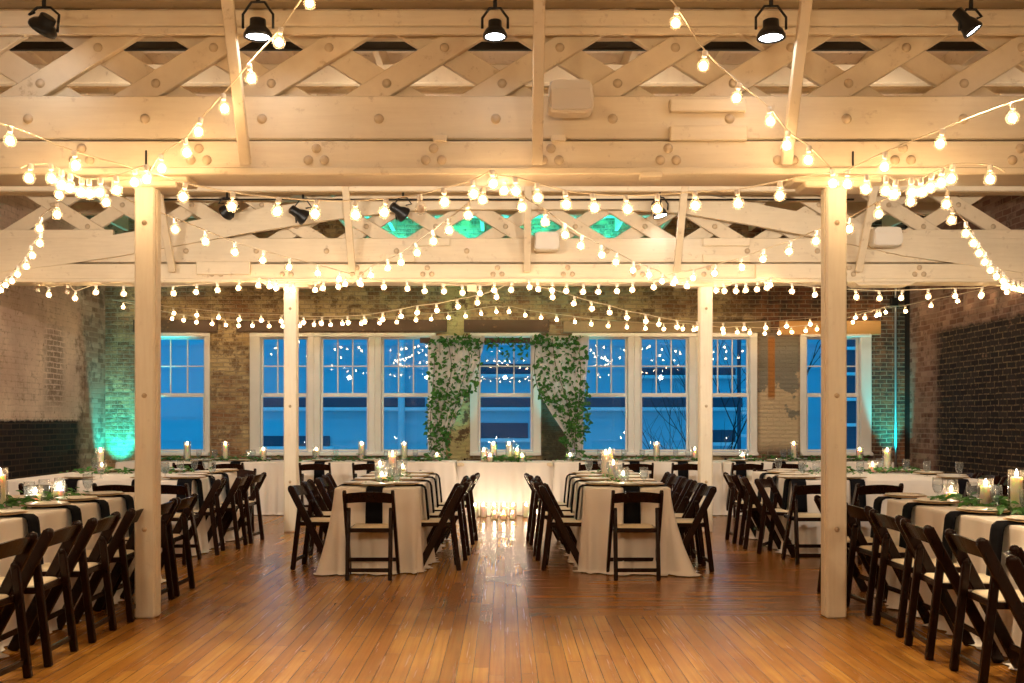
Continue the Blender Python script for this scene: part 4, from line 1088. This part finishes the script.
# ------------------------------------------------------------------ uplights, conduits
def uplight(x, y, label, energy, ang, pitch=0.0, yaw=0.0, col=(.0, .78, .82), size=.06, z=.22, base=0):
    t = empty('uplight', label, 'uplight', (x, y, base))
    MB().lathe([(.10, 0), (.10, .03), (.085, .05), (.085, z - .02), (.09, z), (.082, z), (.07, z - .03), (0, z - .03)], 20).obj('housing', M['soil_black'], t)
    ld = bpy.data.lights.new('uplight_beam', 'SPOT'); ld.energy = energy; ld.color = col; ld.spot_size = ang; ld.spot_blend = .45; ld.shadow_soft_size = size
    lo = bpy.data.objects.new('uplight_beam', ld); COL.objects.link(lo); lo.parent = t; lo.location = (0, 0, z + .01)
    lo.rotation_euler = (PI + pitch, yaw, 0)
    return t
uplight(-6.62, 16.72, 'teal floor uplight in the left corner, washing the brick beside the window', 170, .95, pitch=-.22, yaw=.03)
uplight(6.58, 16.74, 'teal floor uplight in the right corner, washing the dark brick', 120, .62, pitch=-.20)
uplight(.9, 16.6, 'teal floor uplight behind the head table at the right foot of the arbor', 45, .75, pitch=-.12)
uplight(-.85, 16.6, 'teal floor uplight behind the head table at the left foot of the arbor', 30, .75, pitch=-.12)
for i, xx in enumerate((-1.9, -.7, .6, 1.7)):  # hidden lamps added to bring teal to the wall top behind the lattice
    t_ = uplight(xx, YB - .16, 'added hidden teal wash light bracketed high on the brick above the centre windows, %s from the left' % ORD[i], 26, 2.5, pitch=.35, z=.14, base=4.02)
    MB().box((0, .09, .06), (.04, .16, .06), .006).obj('bracket', M['black_metal'], t_)

for i, xx in enumerate((-5, -3, -1, 1, 3, 5)):  # hidden cans added to brighten the ceiling behind the lattice
    uplight(xx, Y1 + .16, 'added hidden warm uplight can on top of the nearest truss, %s from the left' % ORD[i], 10, 2.4, pitch=-.5, z=.1, base=z1(8), col=(1, .72, .42))
cdt = tag(MB().tube([(bx(895), YB - .03, .02), (bx(895), YB - .03, bz(272)), (bx(892), YB - .03, bz(268))], .02, 8).obj('conduit_pipe', M['conduit']), 'thin grey conduit running up the brick in the right corner', 'pipe')
bxs = MB(); bxs.box((bx(893), YB - .05, bz(303)), (.12, .08, .16), .01); tag(bxs.obj('junction_box', M['dark_steel']), 'small dark electrical box on the conduit in the right corner', 'electrical box')

# ------------------------------------------------------------------ world, camera, view
w = bpy.data.worlds.new('dusk'); scene.world = w; w.use_nodes = True
bg = w.node_tree.nodes['Background']; bg.inputs[0].default_value = (.002, .15, .30, 1); bg.inputs[1].default_value = 1.15
cam = bpy.data.cameras.new('camera'); co_ = bpy.data.objects.new('camera', cam); COL.objects.link(co_)
co_.location = (0, 0, CAMZ); co_.rotation_euler = (PI / 2, 0, 0)
cam.sensor_width = 36; cam.lens = F / 1024 * 36; cam.shift_x = (512 - VX) / 1024; cam.shift_y = (VY - 341.5) / 1024; cam.clip_end = 200
scene.camera = co_
vs_ = scene.view_settings; vs_.view_transform = 'Standard'; vs_.look = 'None'; vs_.exposure = 1.6; vs_.gamma = 1; vs_.use_curve_mapping = False
scene.cycles.transparent_max_bounces = 16
scene.cycles.max_bounces = 8
scene.cycles.sample_clamp_indirect = 6
scene.cycles.caustics_reflective = False; scene.cycles.caustics_refractive = False
